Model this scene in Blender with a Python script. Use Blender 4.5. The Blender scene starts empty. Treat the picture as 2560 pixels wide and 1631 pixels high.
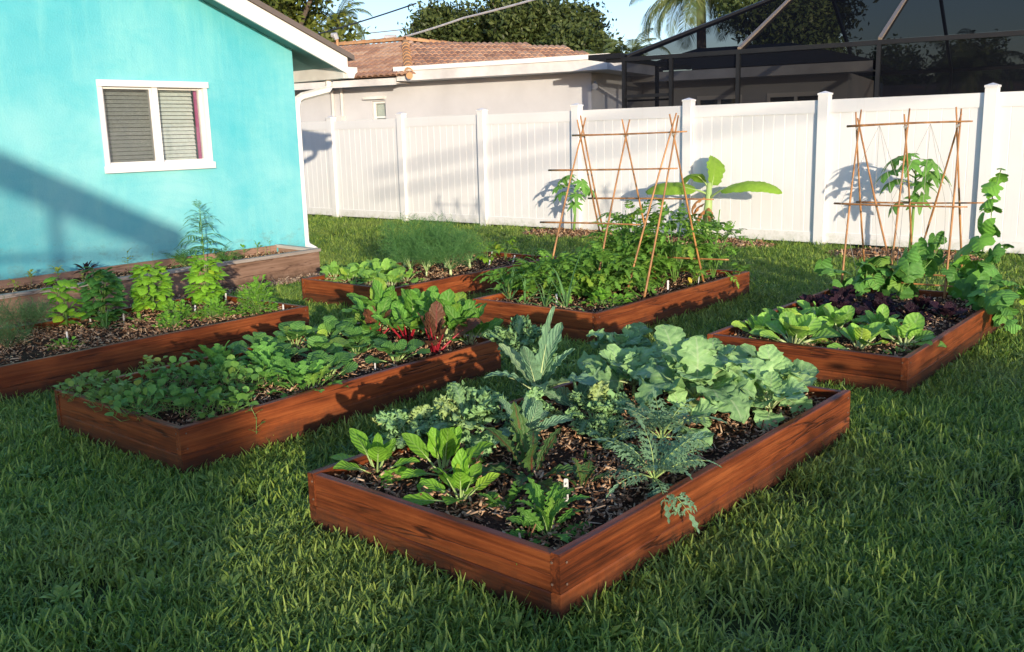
import bpy, math, random
import numpy as np
from mathutils import Matrix, Vector, noise

PI = math.pi
RND = random.Random(11)
NP = np.random.default_rng(5)
SC = bpy.context.scene
COL = SC.collection

# ------------------------------------------------------------------ camera
cam_data = bpy.data.cameras.new('camera')
cam_data.sensor_width = 36.0
cam_data.lens = 33.52
cam_data.clip_start = 0.05
cam_data.clip_end = 600.0
cam = bpy.data.objects.new('camera', cam_data)
COL.objects.link(cam)
_p, _r, _y = math.radians(11.463), math.radians(-1.557), math.radians(-40.371)
_f = Vector((math.sin(_y)*math.cos(_p), math.cos(_y)*math.cos(_p), -math.sin(_p)))
_rt = Vector((math.cos(_y), -math.sin(_y), 0))
_up = _rt.cross(_f)
_r2 = math.cos(_r)*_rt + math.sin(_r)*_up
_u2 = -math.sin(_r)*_rt + math.cos(_r)*_up
cam.matrix_world = Matrix(((_r2.x, _u2.x, -_f.x, 0), (_r2.y, _u2.y, -_f.y, 0), (_r2.z, _u2.z, -_f.z, 1.4987), (0, 0, 0, 1)))
SC.camera = cam

# ------------------------------------------------------------------ light
SUN_EL, SUN_AZ = math.radians(7.8), math.radians(126.5)
world = bpy.data.worlds.new('World')
SC.world = world
world.use_nodes = True
wn = world.node_tree
sky = wn.nodes.new('ShaderNodeTexSky')
sky.sky_type = 'NISHITA'
sky.sun_disc = False
sky.sun_elevation = SUN_EL
sky.sun_rotation = SUN_AZ
sky.air_density = 1.0
sky.dust_density = 0.7
sky.ozone_density = 3.0
bg = wn.nodes['Background']
bg.inputs['Strength'].default_value = 0.15
tint = wn.nodes.new('ShaderNodeMix')
tint.data_type = 'RGBA'; tint.blend_type = 'MULTIPLY'
tint.inputs[0].default_value = 1.0
tint.inputs[7].default_value = (1.06, 0.94, 1.03, 1)      # the camera's white balance
wn.links.new(sky.outputs[0], tint.inputs[6])
wn.links.new(tint.outputs[2], bg.inputs['Color'])

sun_data = bpy.data.lights.new('sun', 'SUN')
sun_data.energy = 2.35
sun_data.angle = math.radians(0.53)
sun_data.color = (1.0, 0.865, 0.68)
sun = bpy.data.objects.new('sun', sun_data)
COL.objects.link(sun)
_sd = Vector((math.sin(SUN_AZ)*math.cos(SUN_EL), math.cos(SUN_AZ)*math.cos(SUN_EL), math.sin(SUN_EL)))
sun.rotation_euler = _sd.to_track_quat('Z', 'Y').to_euler()
sun.location = (20, -15, 12)

SC.view_settings.view_transform = 'Standard'
SC.view_settings.look = 'None'
SC.view_settings.exposure = 1.19
SC.view_settings.gamma = 1.0
SC.view_settings.use_curve_mapping = False
SC.cycles.max_bounces = 8
SC.cycles.transparent_max_bounces = 24

# ------------------------------------------------------------------ helpers
class MB:
    """collects shapes; build() links them as one mesh object"""
    def __init__(s):
        s.v, s.f, s.mi, s.uv = [], [], [], []

    def add(s, vs, fs, mi=0, uv=None):
        o = len(s.v)
        s.v += [tuple(q) for q in vs]
        s.uv += list(uv) if uv is not None else [(q[0], q[1]) for q in vs]
        s.f += [tuple(i+o for i in f) for f in fs]
        s.mi += [mi]*len(fs)
        return s

    def box(s, x0, x1, y0, y1, z0, z1, mi=0):
        vs = [(x0, y0, z0), (x1, y0, z0), (x1, y1, z0), (x0, y1, z0), (x0, y0, z1), (x1, y0, z1), (x1, y1, z1), (x0, y1, z1)]
        return s.add(vs, [(3, 2, 1, 0), (4, 5, 6, 7), (0, 1, 5, 4), (1, 2, 6, 5), (2, 3, 7, 6), (3, 0, 4, 7)], mi)

    def prism(s, poly, axis_vec, mi=0):
        """extrude a closed 3d polygon along a vector"""
        n = len(poly)
        a = Vector(axis_vec)
        vs = [Vector(p) for p in poly] + [Vector(p)+a for p in poly]
        fs = [tuple(range(n))[::-1], tuple(range(n, 2*n))] + [(i, (i+1) % n, n+(i+1) % n, n+i) for i in range(n)]
        return s.add(vs, fs, mi)

    def tube(s, path, rad, n=6, mi=0, caps=True):
        P = [Vector(p) for p in path]
        k = len(P)
        rs = rad if isinstance(rad, (list, tuple)) else [rad]*k
        vs, uv = [], []
        ref = None
        L = 0.0
        for i, p in enumerate(P):
            t = (P[min(i+1, k-1)]-P[max(i-1, 0)])
            t = t.normalized() if t.length > 1e-9 else Vector((0, 0, 1))
            if ref is None:
                ref = t.orthogonal().normalized()
            b = t.cross(ref)
            b = b.normalized() if b.length > 1e-6 else t.orthogonal().normalized()
            ref = b.cross(t).normalized()
            if i: L += (p-P[i-1]).length
            for j in range(n):
                a = 2*PI*j/n
                vs.append(p+rs[i]*(math.cos(a)*ref+math.sin(a)*b))
                uv.append((j/n, L))
        fs = [(i*n+j, i*n+(j+1) % n, (i+1)*n+(j+1) % n, (i+1)*n+j) for i in range(k-1) for j in range(n)]
        if caps:
            fs += [tuple(range(n))[::-1], tuple(range((k-1)*n, k*n))]
        return s.add(vs, fs, mi, uv)

    def mesh(s, name, mats, smooth=False):
        me = bpy.data.meshes.new(name)
        me.from_pydata(s.v, [], s.f)
        if not isinstance(mats, (list, tuple)): mats = [mats]
        for m in mats: me.materials.append(m)
        if len(mats) > 1: me.polygons.foreach_set('material_index', s.mi)
        lay = me.uv_layers.new(name='uv')
        idx = np.zeros(len(me.loops), dtype=np.int32)
        me.loops.foreach_get('vertex_index', idx)
        lay.data.foreach_set('uv', np.array(s.uv, dtype=np.float32)[idx].ravel())
        if smooth: me.polygons.foreach_set('use_smooth', [True]*len(me.polygons))
        me.update()
        return me

    def build(s, name, mats, parent=None, smooth=False, mx=None):
        return obj(name, s.mesh(name, mats, smooth), parent, mx)


def obj(name, me, parent=None, mx=None):
    o = bpy.data.objects.new(name, me)
    COL.objects.link(o)
    if parent is not None: o.parent = parent
    if mx is not None: o.matrix_basis = mx
    return o


def thing(name, label, cat, loc=(0, 0, 0), rz=0.0, group=None):
    o = bpy.data.objects.new(name, None)
    COL.objects.link(o)
    o.empty_display_size = 0.1
    o.location = loc
    o.rotation_euler = (0, 0, rz)
    return tag(o, label, cat, group)


def tag(o, label=None, cat=None, group=None, kind=None):
    if label: o['label'] = label
    if cat: o['category'] = cat
    if group: o['group'] = group
    if kind: o['kind'] = kind
    return o


def raw_mesh(name, V, F, mats, smooth=False, mi=None):
    """numpy vertices (n,3) and faces (m,k) to a mesh"""
    V = np.asarray(V, dtype=np.float32); F = np.asarray(F, dtype=np.int32)
    me = bpy.data.meshes.new(name)
    me.vertices.add(len(V)); me.vertices.foreach_set('co', V.ravel())
    k = F.shape[1]
    me.loops.add(F.size); me.loops.foreach_set('vertex_index', F.ravel())
    me.polygons.add(len(F))
    me.polygons.foreach_set('loop_start', np.arange(0, F.size, k, dtype=np.int32))
    if smooth: me.polygons.foreach_set('use_smooth', np.ones(len(F), dtype=bool))
    if not isinstance(mats, (list, tuple)): mats = [mats]
    for m in mats: me.materials.append(m)
    if mi is not None: me.polygons.foreach_set('material_index', np.asarray(mi, dtype=np.int32))
    me.update(calc_edges=True)
    return me

# ------------------------------------------------------------------ materials
class NT:
    def __init__(s, name):
        s.m = bpy.data.materials.new(name)
        s.m.use_nodes = True
        s.t = s.m.node_tree
        s.t.nodes.clear()
        s.out = s.t.nodes.new('ShaderNodeOutputMaterial')

    def n(s, typ, ins=None, **props):
        nd = s.t.nodes.new('ShaderNode'+typ)
        for k, v in props.items(): setattr(nd, k, v)
        for k, v in (ins or {}).items():
            if hasattr(v, 'is_output') or isinstance(v, bpy.types.NodeSocket): s.t.links.new(v, nd.inputs[k])
            else: nd.inputs[k].default_value = v
        return nd

    def ramp(s, fac, stops, interp='LINEAR'):
        nd = s.t.nodes.new('ShaderNodeValToRGB')
        cr = nd.color_ramp
        cr.interpolation = interp
        while len(cr.elements) < len(stops): cr.elements.new(0.5)
        for e, (p, c) in zip(cr.elements, stops):
            e.position = p
            e.color = (*c, 1) if len(c) == 3 else c
        s.t.links.new(fac, nd.inputs[0])
        return nd.outputs[0]

    def math(s, op, a, b=0.5, c=0.0, clamp=False):
        nd = s.n('Math', {0: a, 1: b, 2: c}, operation=op)
        nd.use_clamp = clamp
        return nd.outputs[0]

    def mix(s, fac, a, b, mode='MIX'):
        nd = s.t.nodes.new('ShaderNodeMix')
        nd.data_type = 'RGBA'; nd.blend_type = mode
        for sock, v in ((nd.inputs[0], fac), (nd.inputs[6], a), (nd.inputs[7], b)):
            if isinstance(v, bpy.types.NodeSocket): s.t.links.new(v, sock)
            else: sock.default_value = (*v, 1) if isinstance(v, (tuple, list)) and len(v) == 3 else v
        return nd.outputs[2]

    def noise(s, vec, scale, detail=3.0, rough=0.55, dist=0.0):
        return s.n('TexNoise', {'Vector': vec, 'Scale': scale, 'Detail': detail, 'Roughness': rough, 'Distortion': dist})

    def coord(s, kind='Object', scale=None, rnd=False):
        c = s.n('TexCoord').outputs[kind]
        if scale or rnd:
            mp = s.n('Mapping', {'Vector': c, 'Scale': scale or (1, 1, 1)})
            if rnd:
                r = s.n('ObjectInfo').outputs['Random']
                cm = s.n('CombineXYZ', {0: s.math('MULTIPLY', r, 37.0), 1: s.math('MULTIPLY', r, 91.0), 2: s.math('MULTIPLY', r, 53.0)})
                s.t.links.new(cm.outputs[0], mp.inputs['Location'])
            c = mp.outputs[0]
        return c

    def bsdf(s, color, rough=0.6, spec=0.3, bump=None, bstr=0.3, bdist=0.01, metal=0.0, trans=0.0, tcol=None):
        p = s.n('BsdfPrincipled', {'Roughness': rough, 'Specular IOR Level': spec, 'Metallic': metal})
        if isinstance(color, bpy.types.NodeSocket): s.t.links.new(color, p.inputs['Base Color'])
        else: p.inputs['Base Color'].default_value = (*color, 1)
        nrm = None
        if bump is not None:
            nrm = s.n('Bump', {'Height': bump, 'Strength': bstr, 'Distance': bdist}).outputs[0]
            s.t.links.new(nrm, p.inputs['Normal'])
        sh = p.outputs[0]
        if trans > 0:
            tr = s.n('BsdfTranslucent')
            c = tcol if tcol is not None else color
            if isinstance(c, bpy.types.NodeSocket): s.t.links.new(c, tr.inputs[0])
            else: tr.inputs[0].default_value = (*c, 1)
            sh = s.n('MixShader', {0: trans, 1: sh, 2: tr.outputs[0]}).outputs[0]
        s.t.links.new(sh, s.out.inputs[0])
        return s.m


def plain(name, col, rough=0.6, spec=0.3, var=0.12, scale=6.0, bstr=0.15, metal=0.0, stretch=None):
    t = NT(name)
    c = t.coord('Object', stretch, True)
    nz = t.noise(c, scale, 4.0, 0.6)
    lo = tuple(x*(1-var*1.6) for x in col); hi = tuple(min(1, x*(1+var)) for x in col)
    return t.bsdf(t.ramp(nz.outputs[0], [(0.3, lo), (0.7, hi)]), rough, spec, t.noise(c, scale*12, 3).outputs[0], bstr, 0.003, metal)


def leaf_mat(name, col, vein, tip=None, nv=7.0, midw=0.045, trans=0.22, rough=0.52, spec=0.22, pucker=0.6, var=0.25, vstr=0.55, bright=1.35):
    """leaf blade: midrib and side veins from the leaf's own UV, tone varying from leaf to leaf"""
    t = NT(name)
    uv = t.n('SeparateXYZ', {0: t.n('UVMap').outputs[0]})
    u, v = uv.outputs[0], uv.outputs[1]
    au = t.math('ABSOLUTE', t.math('SUBTRACT', u, 0.5))
    mid = t.math('SUBTRACT', 1.0, t.math('MULTIPLY', au, 1.0/midw), clamp=True)
    lat = t.math('FRACT', t.math('MULTIPLY_ADD', v, nv, t.math('MULTIPLY', au, -nv*0.55)))
    lat = t.math('ABSOLUTE', t.math('SUBTRACT', lat, 0.5))
    latv = t.math('SUBTRACT', 1.0, t.math('MULTIPLY', lat, 11.0), clamp=True)
    ob = t.coord('Object', None, True)
    nz = t.noise(ob, 22.0, 3.0)
    rnd = t.n('ObjectInfo').outputs['Random']
    lo = tuple(x*(1-var)*bright for x in col)
    hi = tuple(min(1, x*(1+var)*bright) for x in (tip or col))
    tone = t.math('ADD', t.math('MULTIPLY', nz.outputs[0], 0.5), t.math('MULTIPLY', rnd, 0.5))
    base = t.ramp(tone, [(0.22, lo), (0.8, hi)])
    base = t.mix(t.ramp(rnd, [(0.90, (0, 0, 0)), (0.97, (0.45, 0.45, 0.45))]), base, (min(1, col[0]*2.6+0.06), min(1, col[1]*1.35+0.03), col[2]*0.9))
    vm = t.math('MAXIMUM', mid, t.math('MULTIPLY', latv, 0.45))
    c = t.mix(t.math('MULTIPLY', vm, vstr), base, vein)
    fine = t.noise(ob, 70.0, 2.0)
    h = t.math('ADD', t.math('MULTIPLY', lat, 1.6), t.math('MULTIPLY', fine.outputs[0], 0.8))
    return t.bsdf(c, rough, spec, h, pucker, 0.006, trans=trans)


def foliage_mat(name, lo, hi, trans=0.2, rough=0.5):
    """many small leaves in one mesh: tone varies leaf by leaf"""
    t = NT(name)
    g = t.n('NewGeometry').outputs['Random Per Island']
    c = t.ramp(g, [(0.0, lo), (0.6, tuple((a+b)/2 for a, b in zip(lo, hi))), (1.0, hi)])
    return t.bsdf(c, rough, 0.3, trans=trans)


def wood_mat(name, a, b, c, dark, axis=0, knots=True, rough=0.5, spec=0.3, lines=0.85):
    """board: growth rings drawn out along the board, stain blotches, dark resin lines and knots; every board differs"""
    t = NT(name)
    def st(al, ac):
        sc = [ac, ac, ac]; sc[axis] = al
        return t.coord('Object', tuple(sc), True)
    rings = t.noise(st(0.30, 13.0), 1.0, 3.0, 0.55, 0.15)
    band = t.math('FRACT', t.math('MULTIPLY', rings.outputs[0], 7.0))
    band = t.math('ABSOLUTE', t.math('SUBTRACT', band, 0.5))
    blot = t.noise(st(0.7, 9.0), 1.0, 5.0, 0.65, 0.1)
    fine = t.noise(st(2.2, 85.0), 1.6, 3.0, 0.65)
    k = t.math('ADD', t.math('ADD', t.math('MULTIPLY', band, 0.36), 0.05), t.math('MULTIPLY', blot.outputs[0], 0.75))
    patch = t.noise(st(2.2, 5.0), 1.1, 4.0, 0.65)
    k = t.math('ADD', k, t.math('MULTIPLY', t.math('SUBTRACT', patch.outputs[0], 0.5), 0.6))
    k = t.math('ADD', k, t.math('MULTIPLY', t.math('SUBTRACT', fine.outputs[0], 0.5), 0.35))
    col = t.ramp(k, [(0.26, a), (0.50, b), (0.76, c)])
    sm = t.ramp(t.noise(st(0.5, 11.0), 0.9, 5.0, 0.7, 0.2).outputs[0], [(0.55, (0, 0, 0)), (0.70, (0.65, 0.65, 0.65))])
    col = t.mix(sm, col, dark)
    ln = t.math('ABSOLUTE', t.math('SUBTRACT', t.noise(st(0.8, 8.0), 0.8, 4.0, 0.6, 0.1).outputs[0], 0.47))
    gate = t.ramp(t.noise(st(1.1, 2.0), 0.8, 2.0).outputs[0], [(0.42, (0, 0, 0)), (0.58, (1, 1, 1))])
    lm = t.math('MULTIPLY', t.math('SUBTRACT', 1.0, t.math('MULTIPLY', ln, 55.0), clamp=True), gate)
    col = t.mix(t.math('MULTIPLY', lm, lines), col, tuple(x*0.5 for x in dark))
    if knots:
        vo = t.n('TexVoronoi', {'Vector': st(2.4, 7.0), 'Scale': 0.7, 'Randomness': 1.0})
        km = t.ramp(vo.outputs['Distance'], [(0.06, (1, 1, 1)), (0.17, (0, 0, 0))])
        col = t.mix(t.math('MULTIPLY', km, 0.85), col, tuple(x*0.5 for x in dark))
    rb = t.n('MapRange', {'Value': t.n('ObjectInfo').outputs['Random'], 'To Min': 0.62, 'To Max': 1.12}).outputs[0]
    col = t.mix(1.0, col, t.n('CombineColor', {0: rb, 1: rb, 2: rb}).outputs[0], 'MULTIPLY')
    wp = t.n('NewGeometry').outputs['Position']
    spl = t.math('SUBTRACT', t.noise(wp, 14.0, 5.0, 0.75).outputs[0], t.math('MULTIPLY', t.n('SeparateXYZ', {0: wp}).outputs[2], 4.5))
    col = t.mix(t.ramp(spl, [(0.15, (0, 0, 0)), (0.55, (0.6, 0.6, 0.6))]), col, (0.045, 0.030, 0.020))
    h = t.math('SUBTRACT', t.math('ADD', fine.outputs[0], band), t.math('MULTIPLY', lm, 1.5))
    return t.bsdf(col, rough, spec, h, 0.45, 0.003)


M = {}
# stained cedar boards of the beds; a warm red brown
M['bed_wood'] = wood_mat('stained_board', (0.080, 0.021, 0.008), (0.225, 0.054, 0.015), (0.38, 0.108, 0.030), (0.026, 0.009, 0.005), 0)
M['grey_wood'] = wood_mat('weathered_board', (0.34, 0.20, 0.13), (0.46, 0.28, 0.19), (0.52, 0.36, 0.27), (0.24, 0.13, 0.09), 1, rough=0.8, spec=0.1)
M['grey_cap'] = wood_mat('weathered_cap', (0.38, 0.32, 0.27), (0.48, 0.41, 0.35), (0.55, 0.48, 0.42), (0.25, 0.18, 0.14), 1, knots=False, rough=0.85, spec=0.1)
M['white_vinyl'] = None
M['white_paint'] = plain('white_paint', (0.78, 0.76, 0.72), 0.5, 0.35, 0.05, 3.0, 0.05)
M['dirty_white'] = plain('weathered_white_paint', (0.66, 0.64, 0.61), 0.6, 0.3, 0.16, 1.6, 0.1)
M['grey_stucco'] = plain('pale_grey_stucco', (0.52, 0.52, 0.53), 0.85, 0.15, 0.07, 1.2, 0.25)
M['bronze'] = plain('dark_bronze_aluminium', (0.010, 0.010, 0.011), 0.45, 0.35, 0.15, 5.0, 0.05)
M['screw'] = plain('dull_screw_head', (0.20, 0.13, 0.09), 0.6, 0.3, 0.1)
M['grey_metal'] = plain('galvanised_metal', (0.42, 0.43, 0.44), 0.5, 0.5, 0.15, 8.0, 0.1)
M['roof_edge'] = plain('grey_brown_drip_edge', (0.15, 0.125, 0.11), 0.6, 0.3, 0.1, 4.0, 0.1)
M['soffit'] = plain('teal_grey_soffit', (0.20, 0.34, 0.32), 0.8, 0.2, 0.1, 3.0, 0.1)
M['rafter'] = plain('sunlit_tan_rafter', (0.20, 0.165, 0.13), 0.5, 0.3, 0.1)  # lighter tan than the bronze frame: sunlight put into the colour
M['bamboo'] = plain('bamboo_cane', (0.44, 0.21, 0.075), 0.4, 0.4, 0.35, 14.0, 0.1, stretch=(1, 1, 0.4))
M['twine'] = plain('grey_twine', (0.42, 0.40, 0.36), 0.9, 0.1, 0.1)
M['tag_white'] = plain('white_plastic_tag', (0.60, 0.59, 0.56), 0.4, 0.4, 0.05, 20.0, 0.0)
M['tag_ink'] = plain('black_ink', (0.02, 0.02, 0.025), 0.6, 0.2, 0.05)
M['tag_wood'] = plain('raw_wood_stake', (0.55, 0.36, 0.18), 0.7, 0.2, 0.15, 10.0, 0.2)
M['trunk'] = plain('tree_bark', (0.13, 0.105, 0.085), 0.9, 0.1, 0.35, 6.0, 0.6, stretch=(1, 1, 0.3))
M['pole_wood'] = plain('grey_pole_wood', (0.38, 0.29, 0.22), 0.9, 0.1, 0.15, 5.0, 0.3, stretch=(4, 4, 0.4))
M['cable_light'] = plain('pale_cable', (0.5, 0.5, 0.5), 0.5, 0.4, 0.1)
M['cable_dark'] = plain('black_cable', (0.05, 0.05, 0.06), 0.5, 0.4, 0.1)
M['pink'] = plain('magenta_curtain', (0.50, 0.10, 0.27), 0.9, 0.1, 0.1, 8.0, 0.1)
M['blind'] = plain('grey_blind_slat', (0.78, 0.78, 0.74), 0.5, 0.3, 0.06, 8.0, 0.02)
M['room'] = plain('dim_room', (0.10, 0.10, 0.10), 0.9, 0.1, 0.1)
M['dark_fabric'] = plain('dark_roof_shingle', (0.03, 0.025, 0.023), 0.9, 0.1, 0.2, 6.0, 0.3)


def tile_mat():
    t = NT('terracotta_tile')
    r = t.n('ObjectInfo').outputs['Random']
    nz = t.noise(t.coord('Object', None, True), 9.0, 4.0, 0.65)
    k = t.math('ADD', t.math('MULTIPLY', r, 0.55), t.math('MULTIPLY', nz.outputs[0], 0.5))
    c = t.ramp(k, [(0.2, (0.28, 0.155, 0.105)), (0.5, (0.41, 0.245, 0.165)), (0.85, (0.52, 0.35, 0.24))])
    g = t.noise(t.coord('Object', None, True), 3.0, 3.0)
    c = t.mix(t.ramp(g.outputs[0], [(0.55, (0, 0, 0)), (0.75, (0.5, 0.5, 0.5))]), c, (0.17, 0.13, 0.10))
    return t.bsdf(c, 0.85, 0.15, nz.outputs[0], 0.3, 0.01)


M['tile'] = tile_mat()


def vinyl():
    """white vinyl, a little splash dirt and algae low down, faint streaks"""
    t = NT('white_vinyl')
    c = t.coord('Object', None, True)
    nz = t.noise(c, 1.5, 4.0, 0.6)
    col = t.ramp(nz.outputs[0], [(0.3, (0.765, 0.755, 0.735)), (0.7, (0.81, 0.80, 0.785))])
    w = t.n('NewGeometry').outputs['Position']
    z = t.n('SeparateXYZ', {0: w}).outputs[2]
    sp = t.noise(w, 9.0, 5.0, 0.75)
    dm = t.math('SUBTRACT', sp.outputs[0], t.math('MULTIPLY', z, 1.7))
    col = t.mix(t.ramp(dm, [(0.30, (0, 0, 0)), (0.62, (0.6, 0.6, 0.6))]), col, (0.36, 0.37, 0.25))
    sk = t.noise(t.n('Mapping', {'Vector': w, 'Scale': (14, 14, 0.9)}).outputs[0], 1.0, 4.0, 0.7)
    col = t.mix(t.ramp(sk.outputs[0], [(0.58, (0, 0, 0)), (0.8, (0.22, 0.22, 0.22))]), col, (0.50, 0.48, 0.43))
    return t.bsdf(col, 0.4, 0.4)


M['white_vinyl'] = vinyl()


def ridge_mat():
    t = NT('pale_ridge_tile')
    r = t.n('ObjectInfo').outputs['Random']
    nz = t.noise(t.coord('Object', None, True), 9.0, 4.0, 0.65)
    k = t.math('ADD', t.math('MULTIPLY', r, 0.5), t.math('MULTIPLY', nz.outputs[0], 0.5))
    c = t.ramp(k, [(0.2, (0.36, 0.19, 0.10)), (0.8, (0.56, 0.34, 0.17))])
    return t.bsdf(c, 0.85, 0.15, nz.outputs[0], 0.3, 0.01)


M['ridge'] = ridge_mat()


def turquoise():
    """painted stucco: blotchy coats of turquoise, brushed vertical patches"""
    t = NT('turquoise_stucco')
    c = t.coord('Object')
    big = t.noise(c, 0.42, 5.0, 0.62, 0.3)
    col = t.ramp(big.outputs[0], [(0.30, (0.085, 0.44, 0.51)), (0.45, (0.125, 0.50, 0.555)), (0.58, (0.19, 0.56, 0.59)), (0.72, (0.29, 0.63, 0.63))])
    ver = t.noise(t.coord('Object', (5.5, 5.5, 0.7)), 1.0, 5.0, 0.68)
    col = t.mix(t.ramp(ver.outputs[0], [(0.46, (0, 0, 0)), (0.78, (0.42, 0.42, 0.42))]), col, (0.28, 0.67, 0.61))
    v2 = t.noise(t.coord('Object', (0.8, 0.8, 2.2)), 1.1, 5.0, 0.7, 0.4)
    col = t.mix(t.ramp(v2.outputs[0], [(0.48, (0, 0, 0)), (0.72, (0.4, 0.4, 0.4))]), col, (0.045, 0.45, 0.52))
    fine = t.noise(c, 55.0, 5.0, 0.7)
    z = t.n('SeparateXYZ', {0: c}).outputs[2]
    sp = t.noise(t.coord('Object', (3, 3, 6)), 2.0, 5.0, 0.7)
    dm = t.math('SUBTRACT', sp.outputs[0], t.math('MULTIPLY', z, 0.55))
    col = t.mix(t.ramp(dm, [(0.30, (0, 0, 0)), (0.5, (0.55, 0.55, 0.55))]), col, (0.16, 0.30, 0.28))
    crk = t.math('ABSOLUTE', t.math('SUBTRACT', t.noise(t.coord('Object', (1.2, 1.2, 0.7)), 1.0, 6.0, 0.6).outputs[0], 0.5))
    col = t.mix(t.math('MULTIPLY', t.math('SUBTRACT', 1.0, t.math('MULTIPLY', crk, 260.0), clamp=True), 0.12), col, (0.04, 0.30, 0.33))
    return t.bsdf(col, 0.75, 0.2, fine.outputs[0], 0.6, 0.008)


M['turquoise'] = turquoise()


def screen_mat(name, fac, col=(0.012, 0.012, 0.014)):
    t = NT(name)
    d = t.n('BsdfDiffuse', {0: (*col, 1)})
    tr = t.n('BsdfTransparent')
    t.t.links.new(t.n('MixShader', {0: fac, 1: tr.outputs[0], 2: d.outputs[0]}).outputs[0], t.out.inputs[0])
    return t.m


M['screen'] = screen_mat('black_insect_screen', 0.79, (0.006, 0.007, 0.010))
M['window_screen'] = screen_mat('window_insect_screen', 0.25, (0.10, 0.10, 0.10))


def glass_mat():
    t = NT('window_glass')
    g = t.n('BsdfGlossy', {0: (0.9, 0.9, 0.9, 1), 1: 0.02})
    tr = t.n('BsdfTransparent', {0: (0.85, 0.88, 0.87, 1)})
    t.t.links.new(t.n('MixShader', {0: 0.05, 1: tr.outputs[0], 2: g.outputs[0]}).outputs[0], t.out.inputs[0])
    return t.m


M['glass'] = glass_mat()


def mulch_mat():
    t = NT('dark_mulch')
    c = t.coord('Object')
    n1 = t.noise(c, 45.0, 5.0, 0.7)
    n2 = t.noise(c, 6.0, 3.0)
    k = t.math('ADD', t.math('MULTIPLY', n1.outputs[0], 0.7), t.math('MULTIPLY', n2.outputs[0], 0.3))
    col = t.ramp(k, [(0.35, (0.016, 0.010, 0.008)), (0.55, (0.070, 0.036, 0.020)), (0.75, (0.18, 0.10, 0.06))])
    return t.bsdf(col, 0.95, 0.1, n1.outputs[0], 1.0, 0.03)


M['mulch'] = mulch_mat()


def chip_mat(name, stops):
    t = NT(name)
    g = t.n('NewGeometry').outputs['Random Per Island']
    c = t.ramp(g, stops)
    nz = t.noise(t.coord('Object', (60, 60, 60)), 1.0, 2.0)
    c = t.mix(t.math('MULTIPLY', nz.outputs[0], 0.35), c, (0.03, 0.018, 0.012))
    return t.bsdf(c, 0.85, 0.15)


M['chips'] = chip_mat('wood_chips', [(0.0, (0.045, 0.023, 0.014)), (0.28, (0.22, 0.105, 0.050)), (0.6, (0.50, 0.29, 0.155)), (1.0, (0.76, 0.54, 0.33))])
M['pale_chips'] = chip_mat('pale_chips', [(0.0, (0.12, 0.08, 0.05)), (0.5, (0.32, 0.21, 0.14)), (1.0, (0.55, 0.42, 0.30))])


def ground_mat():
    t = NT('lawn_soil')
    c = t.coord('Object')
    n1 = t.noise(c, 25.0, 5.0, 0.7)
    n2 = t.noise(c, 0.8, 3.0)
    col = t.ramp(n1.outputs[0], [(0.3, (0.018, 0.022, 0.008)), (0.55, (0.045, 0.060, 0.018)), (0.8, (0.12, 0.10, 0.045))])
    col = t.mix(t.math('MULTIPLY', n2.outputs[0], 0.4), col, (0.05, 0.085, 0.02))
    return t.bsdf(col, 0.95, 0.1, n1.outputs[0], 0.8, 0.02)


M['ground'] = ground_mat()


def grass_mat():
    """blade tone: by tuft, by blade, yellower and browner in dry patches"""
    t = NT('grass_blades')
    r = t.n('ObjectInfo')
    isl = t.n('NewGeometry').outputs['Random Per Island']
    loc = r.outputs['Location']
    big = t.noise(loc, 0.9, 3.0, 0.6)
    k = t.math('ADD', t.math('MULTIPLY', isl, 0.5), t.math('MULTIPLY', r.outputs['Random'], 0.5))
    col = t.ramp(k, [(0.12, (0.068, 0.150, 0.030)), (0.45, (0.170, 0.300, 0.048)), (0.85, (0.42, 0.54, 0.10))])
    dry = t.ramp(big.outputs[0], [(0.48, (0, 0, 0)), (0.75, (0.6, 0.6, 0.6))])
    col = t.mix(dry, col, (0.38, 0.44, 0.11))
    st = t.ramp(isl, [(0.975, (0, 0, 0)), (0.98, (1, 1, 1))])
    col = t.mix(t.math('MULTIPLY', st, 0.8), col, (0.28, 0.21, 0.10))
    return t.bsdf(col, 0.40, 0.4, trans=0.36)


M['grass'] = grass_mat()

# leaves
M['kale'] = leaf_mat('curly_kale_leaf', (0.205, 0.355, 0.135), (0.34, 0.45, 0.28), nv=6, rough=0.5)
M['lacinato'] = leaf_mat('blue_green_kale_leaf', (0.165, 0.295, 0.155), (0.40, 0.52, 0.33), nv=9, midw=0.07, rough=0.45, pucker=0.9)
M['collard'] = leaf_mat('collard_leaf', (0.160, 0.300, 0.115), (0.45, 0.55, 0.32), (0.25, 0.41, 0.15), nv=5, rough=0.42)
M['russian'] = leaf_mat('lacy_kale_leaf', (0.170, 0.300, 0.160), (0.30, 0.45, 0.30), nv=5)
M['spinach'] = leaf_mat('bright_spinach_leaf', (0.155, 0.33, 0.030), (0.30, 0.46, 0.12), nv=6, midw=0.06, trans=0.3)
M['chard_green'] = leaf_mat('green_chard_leaf', (0.100, 0.245, 0.034), (0.32, 0.47, 0.14), nv=6, midw=0.07, pucker=0.8)
M['chard_red'] = leaf_mat('red_chard_leaf', (0.12, 0.060, 0.032), (0.28, 0.04, 0.05), nv=6, midw=0.07, pucker=0.9)
M['chicory'] = leaf_mat('toothed_chicory_leaf', (0.09, 0.22, 0.030), (0.20, 0.36, 0.09), nv=8)
M['chicory_dark'] = leaf_mat('dark_chicory_leaf', (0.060, 0.125, 0.032), (0.22, 0.035, 0.03), nv=8, midw=0.12)
M['tatsoi'] = leaf_mat('tatsoi_leaf', (0.062, 0.165, 0.035), (0.18, 0.32, 0.09), (0.10, 0.225, 0.045), nv=6, pucker=0.9)
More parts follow.
